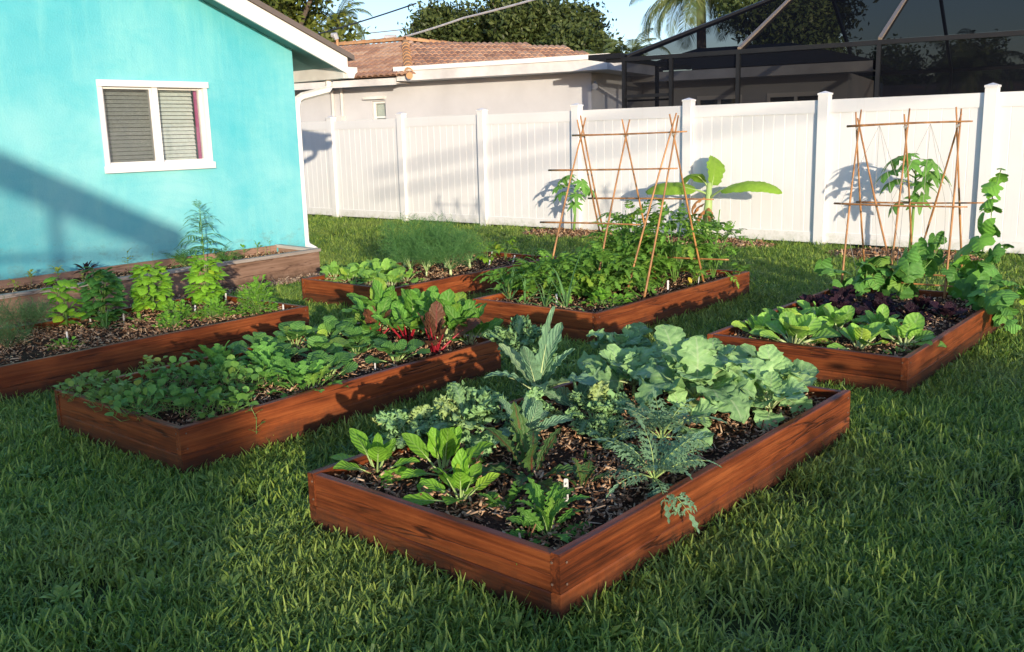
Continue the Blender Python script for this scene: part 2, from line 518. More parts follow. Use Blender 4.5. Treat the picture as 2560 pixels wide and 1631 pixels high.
M['bok'] = leaf_mat('bok_choy_leaf', (0.16, 0.33, 0.055), (0.38, 0.52, 0.22), (0.21, 0.40, 0.065), nv=5, midw=0.08, trans=0.25)
M['purple'] = leaf_mat('purple_mustard_leaf', (0.016, 0.007, 0.012), (0.035, 0.02, 0.02), (0.028, 0.011, 0.018), nv=7, trans=0.12, pucker=0.9)
M['mustard'] = leaf_mat('pale_green_mustard_leaf', (0.15, 0.31, 0.050), (0.30, 0.45, 0.16), (0.20, 0.37, 0.06), nv=5)
M['basil'] = leaf_mat('basil_leaf', (0.18, 0.38, 0.030), (0.22, 0.40, 0.08), nv=6, trans=0.3)
M['basil_dark'] = leaf_mat('dark_basil_leaf', (0.055, 0.17, 0.030), (0.12, 0.26, 0.06), nv=6)
M['herb'] = leaf_mat('herb_leaf', (0.17, 0.38, 0.040), (0.20, 0.38, 0.08), trans=0.3)
M['cress'] = leaf_mat('cress_leaf', (0.095, 0.23, 0.045), (0.20, 0.34, 0.10), (0.15, 0.31, 0.06))
M['cress_pale'] = leaf_mat('pale_cress_leaf', (0.17, 0.29, 0.065), (0.26, 0.38, 0.12), (0.23, 0.36, 0.08))
M['arugula'] = leaf_mat('arugula_leaf', (0.085, 0.23, 0.040), (0.18, 0.33, 0.09), (0.12, 0.29, 0.05))
M['tomato'] = leaf_mat('tomato_leaf', (0.10, 0.235, 0.035), (0.18, 0.32, 0.07), (0.16, 0.33, 0.045), trans=0.28)
M['pepper'] = leaf_mat('pepper_leaf', (0.20, 0.36, 0.025), (0.32, 0.45, 0.06), trans=0.32)
M['yellow_leaf'] = leaf_mat('yellowing_leaf', (0.36, 0.38, 0.05), (0.42, 0.44, 0.12))
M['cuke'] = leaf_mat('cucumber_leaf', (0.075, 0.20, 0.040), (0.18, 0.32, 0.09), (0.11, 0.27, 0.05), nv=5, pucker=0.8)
M['cuke_lit'] = leaf_mat('sunlit_cucumber_leaf', (0.14, 0.33, 0.045), (0.22, 0.40, 0.08), nv=5)  # brighter copy of the cucumber leaf green, sunlight put into the colour
M['papaya'] = leaf_mat('papaya_leaf', (0.11, 0.26, 0.045), (0.25, 0.38, 0.12), trans=0.28)
M['banana'] = leaf_mat('banana_leaf', (0.16, 0.30, 0.028), (0.30, 0.42, 0.10), (0.20, 0.34, 0.04), nv=26, midw=0.05, trans=0.32, vstr=0.35)
M['dry_leaf'] = leaf_mat('dry_brown_leaf', (0.36, 0.17, 0.065), (0.30, 0.15, 0.06), trans=0.2)
M['cosmos'] = leaf_mat('ferny_leaf', (0.075, 0.20, 0.045), (0.12, 0.25, 0.07))
M['onion'] = leaf_mat('onion_leaf', (0.13, 0.27, 0.09), (0.2, 0.33, 0.12), midw=0.02)
M['stem_green'] = plain('green_stem', (0.17, 0.32, 0.07), 0.5, 0.3, 0.15)
M['stem_pale'] = plain('pale_green_stem', (0.36, 0.50, 0.17), 0.45, 0.35, 0.12)
M['stem_white'] = plain('cream_green_stem', (0.50, 0.60, 0.28), 0.45, 0.35, 0.1)
M['stem_red'] = plain('crimson_stem', (0.34, 0.016, 0.028), 0.4, 0.4, 0.15)
M['stem_brown'] = plain('brown_red_stem', (0.16, 0.055, 0.035), 0.5, 0.3, 0.15)
M['fennel'] = foliage_mat('fennel_feather', (0.075, 0.20, 0.050), (0.14, 0.30, 0.085), 0.3)
M['dill'] = foliage_mat('dill_feather', (0.06, 0.14, 0.05), (0.12, 0.22, 0.08), 0.3)
M['tree_dark'] = foliage_mat('dark_tree_leaves', (0.035, 0.060, 0.017), (0.11, 0.145, 0.042))
M['tree_olive'] = foliage_mat('olive_tree_leaves', (0.055, 0.085, 0.014), (0.17, 0.20, 0.035))
M['tree_mid'] = foliage_mat('mid_green_tree_leaves', (0.030, 0.070, 0.018), (0.10, 0.16, 0.05))
M['palm'] = foliage_mat('palm_leaflets', (0.08, 0.13, 0.035), (0.20, 0.24, 0.09), 0.2, 0.4)
M['tree_far'] = foliage_mat('far_tree_leaves', (0.09, 0.13, 0.07), (0.17, 0.21, 0.12))

# ------------------------------------------------------------------ the setting
BEDS = {1: (-1.710, 2.211, -0.30, 1.269, 2.379), 2: (-3.949, 2.235, 0.82, 1.227, 2.323), 3: (-6.017, 2.217, 1.66, 1.277, 2.440),
        4: (-6.113, 5.585, 0.87, 1.235, 2.460), 5: (-3.950, 5.601, 0.10, 1.219, 2.443), 6: (-1.686, 5.429, 1.19, 1.255, 2.401)}
BED_TOP, SOIL = 0.19, 0.145

g = MB()
n_g = 40
g.add([(-150, -60, -0.06), (60, -60, -0.06), (60, 200, -0.06), (-150, 200, -0.06)], [(0, 1, 2, 3)])
tag(g.build('ground', M['ground']), kind='structure')


def T(x, y, z=0.0): return Matrix.Translation((x, y, z))
def RZ(a): return Matrix.Rotation(a, 4, 'Z')
def RX(a): return Matrix.Rotation(a, 4, 'X')
def RY(a): return Matrix.Rotation(a, 4, 'Y')
def SCL(s): return Matrix.Diagonal((s, s, s, 1))


# ---- turquoise house
HX = -9.55
house = thing('turquoise_house', 'turquoise stucco house with a gable wall, white window and white downspout', 'house', (HX, 7.33, 0))
HI = T(-HX, -7.33, 0)
def zr(y): return 2.551+(7.34-y)*0.398 if y > 2.0 else 2.551+5.34*0.398-(2.0-y)*0.398
WY0, WY1, WZ0, WZ1 = 4.88, 6.13, 1.235, 2.128
w = MB()
def wall_piece(poly):
    w.prism([(HX, y, z) for y, z in poly][::-1], (-0.2, 0, 0))
wall_piece([(-3, -0.1), (WY0, -0.1), (WY0, zr(WY0)), (2.0, zr(2.0)), (-3, zr(-3))])
wall_piece([(WY0, -0.1), (WY1, -0.1), (WY1, WZ0), (WY0, WZ0)])
wall_piece([(WY0, WZ1), (WY1, WZ1), (WY1, zr(WY1)), (WY0, zr(WY0))])
wall_piece([(WY1, -0.1), (7.33, -0.1), (7.33, zr(7.33)), (WY1, zr(WY1))])
w.build('gable_wall', M['turquoise'], house, mx=HI)
w = MB().box(-18, HX-0.2, 7.13, 7.33, -0.1, 2.55)
w.build('side_wall', M['turquoise'], house, mx=HI)
w = MB().box(-18, HX-0.2, -3, -2.8, -0.1, 2.45)
w.build('side_wall', M['turquoise'], house, mx=HI)
def zf(y): return 2.262+(7.85-y)*0.401        # lower edge of the rake board
yp = 2.0
rf = MB()
rf.prism([(-9.17, 7.97, zf(7.97)+0.195), (-9.17, yp, zf(yp)+0.195), (-9.17, yp, zf(yp)+0.255), (-9.17, 7.97, zf(7.97)+0.255)], (-9.0, 0, 0))
rf.prism([(-9.17, yp-6, zf(yp+6)+0.195), (-9.17, yp, zf(yp)+0.1951), (-9.17, yp, zf(yp)+0.2551), (-9.17, yp-6, zf(yp+6)+0.255)], (-9.0, 0, 0))
rf.build('roof', M['roof_edge'], house, mx=HI)
fb = MB()
fb.prism([(-9.2, 7.88, zf(7.88)), (-9.2, yp, zf(yp)), (-9.2, yp, zf(yp)+0.19), (-9.2, 7.88, zf(7.88)+0.19)], (-0.03, 0, 0))
fb.build('rake_board', M['white_paint'], house, mx=HI)
fb = MB()
fb.prism([(-9.2, yp-5.9, zf(yp+5.9)), (-9.2, yp, zf(yp)), (-9.2, yp, zf(yp)+0.19), (-9.2, yp-5.9, zf(yp+5.9)+0.19)], (-0.03, 0, 0))
fb.build('rake_board', M['white_paint'], house, mx=HI)
so = MB()
so.prism([(-9.235, 7.86, zf(7.86)+0.07), (-9.235, yp, zf(yp)+0.07), (-9.235, yp, zf(yp)+0.10), (-9.235, 7.86, zf(7.86)+0.10)], (-8.7, 0, 0))
so.build('soffit', M['soffit'], house, mx=HI)
fb = MB().box(-18, -9.24, 7.835, 7.865, 2.20, 2.38)
fb.build('eave_board', M['dirty_white'], house, mx=HI)
gt = MB()
gp = [(7.87, 2.33), (7.87, 2.20), (7.96, 2.20), (7.985, 2.25), (8.02, 2.275), (8.02, 2.33)]
gt.prism([(-9.19, y, z) for y, z in gp], (-8.8, 0, 0))
gt.build('gutter', M['white_paint'], house, mx=HI)
ds = MB()
pth = [(-9.63, 7.93, 2.22), (-9.63, 7.93, 2.13), (-9.63, 7.90, 2.08), (-9.63, 7.50, 1.995), (-9.63, 7.43, 1.96), (-9.63, 7.40, 1.88), (-9.63, 7.40, 0.24), (-9.61, 7.41, 0.18), (-9.50, 7.44, 0.13)]
ds.tube(pth, 0.05, 6)
ds.build('downspout', M['white_paint'], house, mx=HI)
# window: frame, two panes, insect screen, blinds
win = MB()
def rect_ring(mb, y0, y1, z0, z1, t, x0, x1):
    mb.box(x0, x1, y0, y1, z0, z0+t); mb.box(x0, x1, y0, y1, z1-t, z1)
    mb.box(x0, x1, y0, y0+t, z0+t, z1-t); mb.box(x0, x1, y1-t, y1, z0+t, z1-t)
e = 0.002
rect_ring(win, WY0+e, WY1-e, WZ0+e, WZ1-e, 0.045, HX-0.10, HX+0.018)
win.box(HX-0.09, HX+0.012, 5.475, 5.535, WZ0+0.047, WZ1-0.047)
win.box(HX+0.0185, HX+0.045, WY0-0.02, WY1+0.01, WZ0-0.035, WZ0+0.035)
win.box(HX+0.0185, HX+0.035, WY0-0.01, WY1+0.01, WZ1-0.06, WZ1+0.004)
wino = win.build('window', M['white_paint'], house, mx=HI)
for y0, y1, xx in ((WY0+0.047, 5.473, 0.0), (5.537, WY1-0.047, -0.03)):
    b = MB(); rect_ring(b, y0, y1, WZ0+0.048, WZ1-0.061, 0.022, HX-0.06+xx, HX-0.01+xx)
    b.build('sash', M['white_paint'], wino)
    b = MB().box(HX-0.038+xx, HX-0.034+xx, y0+0.022, y1-0.022, WZ0+0.07, WZ1-0.083)
    b.build('pane', M['glass'], wino)
b = MB().box(HX-0.015, HX-0.0135, WY0+0.07, 5.45, WZ0+0.07, WZ1-0.083)
b.build('insect_screen', M['window_screen'], wino)
sl = MB()
sl.add([(0, 0, 0), (0, 1.15, 0), (-0.020, 1.15, 0.034), (-0.020, 0, 0.034), (-0.003, 0, 0.002), (-0.003, 1.15, 0.002), (-0.023, 1.15, 0.036), (-0.023, 0, 0.036)],
       [(0, 1, 2, 3), (7, 6, 5, 4), (0, 4, 5, 1), (3, 2, 6, 7)])
slm = sl.mesh('blind_slat', M['blind'])
for k in range(20):
    z = WZ0+0.055+k*0.041
    for y0, ln in ((WY0+0.06, 0.575), (5.545, 0.535-0.06 if k < 20 else 0)):
        o = obj('blind_slat', slm, wino, T(HX-0.125, y0+RND.uniform(-.003, .003), z) @ RX(RND.uniform(-.004, .004)) @ Matrix.Diagonal((1, ln/1.15, 1, 1)))
b = MB().box(HX-0.12, HX-0.10, 6.035, 6.078, WZ0+0.05, WZ1-0.05)
b.build('curtain', M['pink'], wino)
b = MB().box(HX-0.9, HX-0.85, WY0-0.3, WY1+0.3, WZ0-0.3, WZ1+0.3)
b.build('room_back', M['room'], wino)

# ---- weathered planter along the house wall
planter = thing('wall_planter', 'long weathered grey brown timber planter box along the turquoise house wall', 'planter', (-8.72, 6.88, 0))
PI_ = T(8.72, -6.88, 0)


def board(name, p0, p1, z0, z1, th, mat, parent, loc, jit=0.0015, seg=14, cham=0.004):
    """a sawn board from p0 to p1 (its outer face line, thickness to the left), slightly uneven"""
    p0 = Vector((*p0, 0)); p1 = Vector((*p1, 0))
    L = (p1-p0).length
    ang = math.atan2(p1.y-p0.y, p1.x-p0.x)
    prof = [(0, z0), (0, z1-cham), (cham, z1), (th-cham, z1), (th, z1-cham), (th, z0)]
    n = len(prof)
    vs = []
    for i in range(seg+1):
        x = L*i/seg-L/2
        for y, z in prof:
            q = noise.noise((x*1.3+p0.x*7, y*9+p0.y*5, z*3.1))
            vs.append((x, y+q*jit*2, z+(noise.noise((x*2.1, p0.y*3+y, 5.5))*jit*2 if z > z0 else 0)))
    fs = [(i*n+j, (i+1)*n+j, (i+1)*n+(j+1) % n, i*n+(j+1) % n) for i in range(seg) for j in range(n)]
    fs += [tuple(range(n)), tuple(range(seg*n, seg*n+n))[::-1]]
    mb = MB().add(vs, fs)
    mid = (p0+p1)/2
    return mb.build(name, mat, parent, mx=T(mid.x-loc[0], mid.y-loc[1], -loc[2] if len(loc) > 2 else 0) @ RZ(ang))


M['grey_wood_x'] = wood_mat('weathered_board_face', (0.22, 0.13, 0.085), (0.34, 0.205, 0.14), (0.42, 0.28, 0.20), (0.22, 0.12, 0.085), 0, rough=0.8, spec=0.1)
M['grey_cap_x'] = wood_mat('weathered_rim', (0.38, 0.32, 0.27), (0.48, 0.41, 0.35), (0.55, 0.48, 0.42), (0.25, 0.18, 0.14), 0, knots=False, rough=0.85, spec=0.1)
PL = (-8.72, 6.88)
board('front_board', (-8.40, 1.0), (-8.72, 6.88), -0.05, 0.222, 0.04, M['grey_wood_x'], planter, PL)
board('top_rail', (-8.385, 1.0), (-8.705, 6.895), 0.225, 0.258, 0.075, M['grey_cap_x'], planter, PL)
board('end_board', (-8.765, 6.88), (-9.50, 6.93), -0.05, 0.222, 0.04, M['grey_wood_x'], planter, PL)
board('top_rail', (-8.785, 6.895), (-9.53, 6.945), 0.225, 0.258, 0.075, M['grey_cap_x'], planter, PL)
board('back_rail', (-9.49, 1.0), (-9.49, 6.86), 0.10, 0.255, 0.035, M['grey_wood_x'], planter, PL)


def soil_sheet(poly4, z, nx, ny, amp, name, parent, mx, mat):
    a, b, c, d = [Vector((*p, 0)) for p in poly4]
    vs = []
    for j in range(ny+1):
        for i in range(nx+1):
            u, v = i/nx, j/ny
            p = a*(1-u)*(1-v)+b*u*(1-v)+c*u*v+d*(1-u)*v
            edge = min(u, 1-u, v, 1-v)
            h = z+amp*(noise.noise((p.x*5, p.y*5, 1.3))+0.6*noise.noise((p.x*17, p.y*17, 3.1)))-0.012*max(0, 0.06-edge)/0.06
            vs.append((p.x, p.y, h))
    fs = [(j*(nx+1)+i, j*(nx+1)+i+1, (j+1)*(nx+1)+i+1, (j+1)*(nx+1)+i) for j in range(ny) for i in range(nx)]
    return MB().add(vs, fs).build(name, mat, parent, smooth=True, mx=mx)


def chip_mesh(name, poly4, z, n, mats, lmin, lmax, amp=0.01, long_frac=0.1):
    """loose wood chips lying at all angles (one joined mesh)"""
    a, b, c, d = [np.array(p) for p in poly4]
    u = NP.uniform(0.01, 0.99, n)[:, None]; v = NP.uniform(0.01, 0.99, n)[:, None]
    P = a*(1-u)*(1-v)+b*u*(1-v)+c*u*v+d*(1-u)*v
    L = NP.uniform(lmin, lmax, n)*np.where(NP.random(n) < long_frac, 2.4, 1.0)
    W = L*NP.uniform(0.18, 0.5, n)*np.where(L > lmax, 0.4, 1.0)
    H = np.minimum(W*0.35, 0.007)
    yaw = NP.uniform(0, 2*np.pi, n); pit = NP.normal(0, 0.5, n); rol = NP.normal(0, 0.75, n)
    base = np.array([[-.5, -.5, 0], [.5, -.35, 0], [.5, .3, 0], [-.42, .5, 0], [-.46, -.42, 1], [.42, -.3, 1], [.46, .25, 1], [-.4, .42, 1]])
    Q = base[None]*np.stack([L, W, H], 1)[:, None, :]
    Q += NP.normal(0, 1, Q.shape)*(W*0.07)[:, None, None]
    x, y, zz = Q[..., 0], Q[..., 1], Q[..., 2]
    cr, sr = np.cos(rol)[:, None], np.sin(rol)[:, None]
    y, zz = y*cr-zz*sr, y*sr+zz*cr
    cp, sp = np.cos(pit)[:, None], np.sin(pit)[:, None]
    x, zz = x*cp-zz*sp, x*sp+zz*cp
    cy, sy = np.cos(yaw)[:, None], np.sin(yaw)[:, None]
    x, y = x*cy-y*sy, x*sy+y*cy
    zz = zz+z+np.abs(NP.normal(0, amp, n))[:, None]
    V = np.stack([x+P[:, :1], y+P[:, 1:2], zz], -1).reshape(-1, 3)
    F = np.array([[4, 5, 6, 7], [0, 1, 5, 4], [1, 2, 6, 5], [2, 3, 7, 6], [3, 0, 4, 7]])
    F = (F[None]+(np.arange(n)*8)[:, None, None]).reshape(-1, 4)
    return raw_mesh(name, V, F, mats)


soil_sheet([(-8.44, 1.0), (-9.49, 1.0), (-9.49, 6.88), (-8.76, 6.88)], 0.185, 14, 70, 0.012, 'soil', planter, PI_, M['mulch'])
tag(obj('wood_chips', chip_mesh('planter_chips', [(-8.44, 1.0), (-9.49, 1.0), (-9.49, 6.88), (-8.76, 6.88)], 0.185, 3500, M['chips'], 0.012, 0.03), planter, PI_), kind='stuff')
# chip strip on the ground in front of the planter
tag(obj('wood_chip_strip', chip_mesh('wood_chip_strip', [(-8.36, 1.0), (-8.05, 1.0), (-8.45, 7.15), (-8.72, 6.95)], -0.03, 3500, M['pale_chips'], 0.02, 0.05), None), kind='stuff')

# ---- raised beds
bed_words = {1: 'nearest red brown raised bed, full of blue green kale and collards', 2: 'red brown raised bed with tatsoi and red stemmed chard left of the nearest bed',
             3: 'red brown raised bed of basil clumps in front of the grey wall planter', 4: 'red brown raised bed with feathery fennel and pepper seedlings near the fence',
             5: 'red brown raised bed of tomato bushes under the first bamboo trellis', 6: 'red brown raised bed with bok choy and purple mustard at the right'}
screw_m = MB().tube([(0, 0, 0), (0, -0.002, 0)], 0.0045, 8).mesh('screw', M['screw'])
BED_MX = {}
for k, (fx, fy, th, W, L) in BEDS.items():
    root = thing('raised_bed', bed_words[k], 'raised bed', (fx, fy, 0), math.radians(th), 'wooden raised vegetable beds')
    BED_MX[k] = T(fx, fy) @ RZ(math.radians(th))
    t = 0.038
    for z0, z1 in ((0.058, BED_TOP), (-0.05, 0.056)):
        dz = RND.uniform(-0.002, 0.002)
        o1 = RND.uniform(0, 0.003)
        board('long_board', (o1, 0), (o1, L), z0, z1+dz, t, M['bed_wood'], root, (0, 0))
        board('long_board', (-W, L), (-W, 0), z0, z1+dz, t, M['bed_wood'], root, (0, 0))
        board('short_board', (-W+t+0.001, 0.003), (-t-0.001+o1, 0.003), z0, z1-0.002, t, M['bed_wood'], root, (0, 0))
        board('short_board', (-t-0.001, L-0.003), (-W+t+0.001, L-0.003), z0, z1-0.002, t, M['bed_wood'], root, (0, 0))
    for (x, y, a) in ((-0.03, 0.0, 0), (0.0015, 0.03, PI/2), (-W+0.03, 0.0, 0), (0.0015, L-0.03, PI/2)):
        for z in (0.085, 0.16):
            if a == 0: y = -0.001
            obj('screw', screw_m, root, T(x+(0.003 if a else 0), y, z) @ RZ(a))
    q = [(-t, t), (-W+t, t), (-W+t, L-t), (-t, L-t)]
    soil_sheet(q, SOIL, 30, 60, 0.022, 'mulch', root, None, M['mulch'])
    n = {1: 9000, 2: 6000, 3: 6000, 4: 3500, 5: 3500, 6: 4500}[k]
    mx = {1: 0.034, 2: 0.030}.get(k, 0.030)
    tag(obj('wood_chips', chip_mesh('bed_chips', q, SOIL-0.002, n, M['chips'], 0.010, mx, 0.013), root), kind='stuff')

# ---- white vinyl fence
FX0, FY0, FS = -14.513, 11.945, 1.928
fence = thing('white_fence', 'long white vinyl privacy fence with capped posts across the back of the lawn', 'fence', (FX0+5*FS, FY0-0.034, 0))
FI = T(-(FX0+5*FS), -(FY0-0.034), 0)
pm = MB().box(-0.0635, 0.0635, -0.0635, 0.0635, -0.06, 1.862).mesh('post', M['white_vinyl'])
cp = MB()
cp.box(-0.071, 0.071, -0.071, 0.071, 1.855, 1.878)
cp.add([(-0.068, -0.068, 1.8785), (0.068, -0.068, 1.8785), (0.068, 0.068, 1.8785), (-0.068, 0.068, 1.8785), (0, 0, 1.905)], [(0, 1, 4), (1, 2, 4), (2, 3, 4), (3, 0, 4)])
cm = cp.mesh('post_cap', M['white_vinyl'])
NPK = 12
pw = (FS-0.127-0.004)/NPK
pk = MB()
hw, ch = pw/2-0.0004, 0.004
pk.prism([(-hw, -0.011+ch*0.8, 0.12), (-hw+ch, -0.011, 0.12), (hw-ch, -0.011, 0.12), (hw, -0.011+ch*0.8, 0.12), (hw, 0.011, 0.12), (-hw, 0.011, 0.12)], (0, 0, 1.56))
pkm = pk.mesh('plank', M['white_vinyl'])
rl = FS-0.127
rtm = MB().box(-rl/2, rl/2, -0.022, 0.022, 1.64, 1.80).mesh('top_rail', M['white_vinyl'])
rbm = MB().box(-rl/2, rl/2, -0.022, 0.022, 0.015, 0.15).mesh('bottom_rail', M['white_vinyl'])
for i in range(-2, 11):
    x, y = FX0+FS*i, FY0-0.0068*FS*i
    dz = RND.uniform(-0.006, 0.006)
    p = obj('post', pm, fence, FI @ T(x, y, dz) @ RY(RND.uniform(-.003, .003)))
    obj('post_cap', cm, p)
    if i < 10:
        mid = FI @ T(x+FS/2, y-0.0068*FS/2, RND.uniform(-0.006, 0.006)) @ RZ(-0.0068)
        obj('top_rail', rtm, fence, mid)
        obj('bottom_rail', rbm, fence, mid)
        for j in range(NPK):
            obj('plank', pkm, fence, mid @ T(-rl/2+0.002+pw*(j+0.5), RND.uniform(-.0012, .0012), RND.uniform(-.002, .002)))

# ---- neighbour's house behind the fence
NA = math.radians(13.9)
nh = thing('neighbour_house', 'pale grey house with a terracotta tile roof and flat white roof behind the fence', 'house', (-13.95, 13.16, 0), NA)
w = MB()
# front wall with a small window hole (e -0.94..-0.63, z 1.72..2.2)
w.box(-7, -0.95, 0.5, 0.7, -0.1, 2.66); w.box(-0.95, -0.62, 0.5, 0.7, -0.1, 1.62); w.box(-0.95, -0.62, 0.5, 0.7, 2.2, 2.66); w.box(-0.62, 3.84, 0.5, 0.7, -0.1, 2.66)
w.box(3.64, 3.84, 0.7, 3.6, -0.1, 2.66); w.box(-7, -6.8, 0.7, 6.0, -0.1, 2.66)
w.build('wall', M['grey_stucco'], nh)
wd = MB(); 
wd.box(-0.945, -0.625, 0.56, 0.60, 1.62, 1.66); wd.box(-0.945, -0.625, 0.56, 0.60, 2.15, 2.195); wd.box(-0.945, -0.90, 0.56, 0.60, 1.66, 2.15); wd.box(-0.66, -0.625, 0.56, 0.60, 1.66, 2.15); wd.box(-0.90, -0.66, 0.565, 0.595, 1.86, 1.895)
wo = wd.build('window', M['white_paint'], nh)
MB().box(-0.90, -0.66, 0.585, 0.588, 1.66, 2.15).build('pane', M['glass'], wo)
MB().box(-0.92, -0.64, 0.64, 0.66, 1.6, 2.2).build('blind', M['blind'], wo)
MB().box(-1.10, -0.60, 0.40, 0.499, 2.235, 2.285).build('lintel', M['dirty_white'], nh)
MB().tube([(-1.89, 0.46, 1.6), (-1.89, 0.46, 2.5)], 0.035, 8).build('pipe', M['dirty_white'], nh)
MB().tube([(-1.66, 0.46, 1.6), (-1.66, 0.46, 2.5)], 0.03, 8).build('pipe', M['dirty_white'], nh)
MB().box(-2.02, -1.62, 0.36, 0.498, 1.55, 1.93).build('meter_box', M['dirty_white'], nh)
fr = MB().box(0.0, 4.34, 0.0, 3.2, 2.535, 2.715)
fl = fr.build('flat_roof', M['dirty_white'], nh)
MB().box(-0.05, 4.37, -0.03, 3.22, 2.718, 2.80).build('drip_edge', M['white_paint'], fl)
MB().box(-7, -0.02, -0.02, 0.02, 2.47, 2.60).build('fascia', M['dirty_white'], nh)
MB().box(-7, -0.02, 0.022, 0.50, 2.50, 2.52).build('soffit', M['dirty_white'], nh)
MB().tube([(3.95, 0.42, 2.36), (3.97, 0.34, 2.30), (3.99, 0.27, 2.27)], [0.02, 0.045, 0.06], 10).build('flood_light', M['grey_metal'], nh)

# tiled roof
Fh, Ph, Qh = Vector((0.32, -0.06, 2.63)), Vector((-1.02, 2.0, 3.47)), Vector((1.7, 4.3, 3.09))
Lh = Vector((-7.0, -0.06, 2.63)); Lp = Vector((-6.0, 2.0, 3.47))
rb = MB()
rb.add([Lh, Fh, Ph, Lp], [(0, 1, 2, 3)])
rb.add([Fh, Vector((3.6, 3.2, 2.63)), Qh, Ph], [(0, 1, 2, 3)])
rb.add([Lp, Ph, Qh, Vector((-6, 5, 2.6))], [(0, 1, 2, 3)])
roof = rb.build('roof', M['tile'], nh)
tw, tl = 0.27, 0.235
tb = MB()
xs = [i/16 for i in range(17)]
def tz(u): return 0.038*abs(math.sin(2*PI*u))**0.8
for yy, lift in ((0, 0.022), (1.25*tl, 0.0)):
    tb.add([(u*tw, yy, tz(u)+lift) for u in xs], [])
tb.f += [(i, i+1, 17+i+1, 17+i) for i in range(16)]; tb.mi += [0]*16
tb.add([(u*tw, 0.0, tz(u)+0.022) for u in xs]+[(u*tw, 0.004, tz(u)*0.86-0.002) for u in xs], [(17+i, 17+i+1, i+1, i) for i in range(16)])
tile_m = tb.mesh('roof_tile', M['tile'], smooth=True)


def inside(p, poly):
    r = False
    for i in range(len(poly)):
        (x1, y1), (x2, y2) = poly[i], poly[i-1]
        if (y1 > p[1]) != (y2 > p[1]) and p[0] < (x2-x1)*(p[1]-y1)/(y2-y1)+x1: r = not r
    return r


def lay_tiles(o, a, b, poly, rows, c0, c1):
    """rows of tiles on the plane through o, eave direction a, upslope direction b"""
    n = a.cross(b).normalized()
    mx0 = Matrix(((a.x, b.x, n.x, o.x), (a.y, b.y, n.y, o.y), (a.z, b.z, n.z, o.z), (0, 0, 0, 1)))
    for r in range(rows):
        for c in range(c0, c1):
            x, y = c*tw, r*tl
            if inside((x+tw/2, y+tl/2), poly):
                obj('roof_tile', tile_m, roof, mx0 @ T(x+RND.uniform(-.004, .004), y-0.03, 0.008+RND.uniform(0, .005)) @ RZ(RND.uniform(-.012, .012)))


a = Vector((1, 0, 0)); b = (Lp-Lh); b = (b-a*b.dot(a)).normalized()
def loc2(p, o, a, b): return ((p-o).dot(a), (p-o).dot(b))
hw_ = (Ph-Fh).dot(b)
lay_tiles(Fh, a, b, [loc2(p, Fh, a, b) for p in (Lh, Fh, Ph, Lp)], 10, -16, 2)
a2 = Vector((3.6, 3.2, 2.63))-Fh; a2.normalize(); b2 = (Ph-Fh); b2 = (b2-a2*b2.dot(a2)).normalized()
lay_tiles(Fh, a2, b2, [loc2(p, Fh, a2, b2) for p in (Fh, Vector((3.6, 3.2, 2.63)), Qh, Ph)], 10, 0, 18)
rt = MB()
for yy, r in ((0, 0.088), (0.34, 0.066)):
    rt.add([(r*math.cos(t_), yy, r*math.sin(t_)) for t_ in [PI*k/10 for k in range(11)]], [])
rt.f += [(i+1, i, 11+i, 11+i+1) for i in range(10)]; rt.mi += [0]*10
rt.add([(0.088*math.cos(PI*k/10), 0, 0.088*math.sin(PI*k/10)) for k in range(11)]+[(0.07*math.cos(PI*k/10), 0.003, 0.07*math.sin(PI*k/10)) for k in range(11)], [(i, i+1, 12+i, 11+i) for i in range(10)])
ridge_m = rt.mesh('ridge_tile', M['ridge'], smooth=True)
def ridge(p, q, step=0.26, lift=0.03):
    d = (q-p); L = d.length; d.normalize()
    s = d.cross(Vector((0, 0, 1))).normalized(); u = s.cross(d).normalized()
    for k in range(int(L/step)):
        o = p+d*k*step
        obj('ridge_tile', ridge_m, roof, Matrix(((s.x, d.x, u.x, o.x), (s.y, d.y, u.y, o.y), (s.z, d.z, u.z, o.z+lift), (0, 0, 0, 1))) @ RY(RND.uniform(-.03, .03)))
ridge(Fh+Vector((0, 0, 0.02)), Ph); ridge(Ph, Lp+Vector((2, 0, 0))); ridge(Ph, Qh)
MB().tube([(0.37, -0.12, 2.615), (0.26, 0.03, 2.66)], [0.065, 0.06], 12).build('hip_end_tile', M['ridge'], roof)
MB().tube([(-2.62, 1.75, 3.36), (-2.62, 1.75, 3.62)], 0.03, 8).build('vent_pipe', M['ridge'], roof)
MB().tube([(-2.62, 1.75, 3.6), (-2.66, 1.74, 3.70), (-2.74, 1.72, 3.70)], [0.05, 0.07, 0.05], 8).build('service_head', M['grey_metal'], roof)
MB().tube([(-1.62, 2.15, 3.60), (-1.35, 2.15, 3.60)], [0.07, 0.05], 8).build('cable_clamp', M['cable_light'], roof)

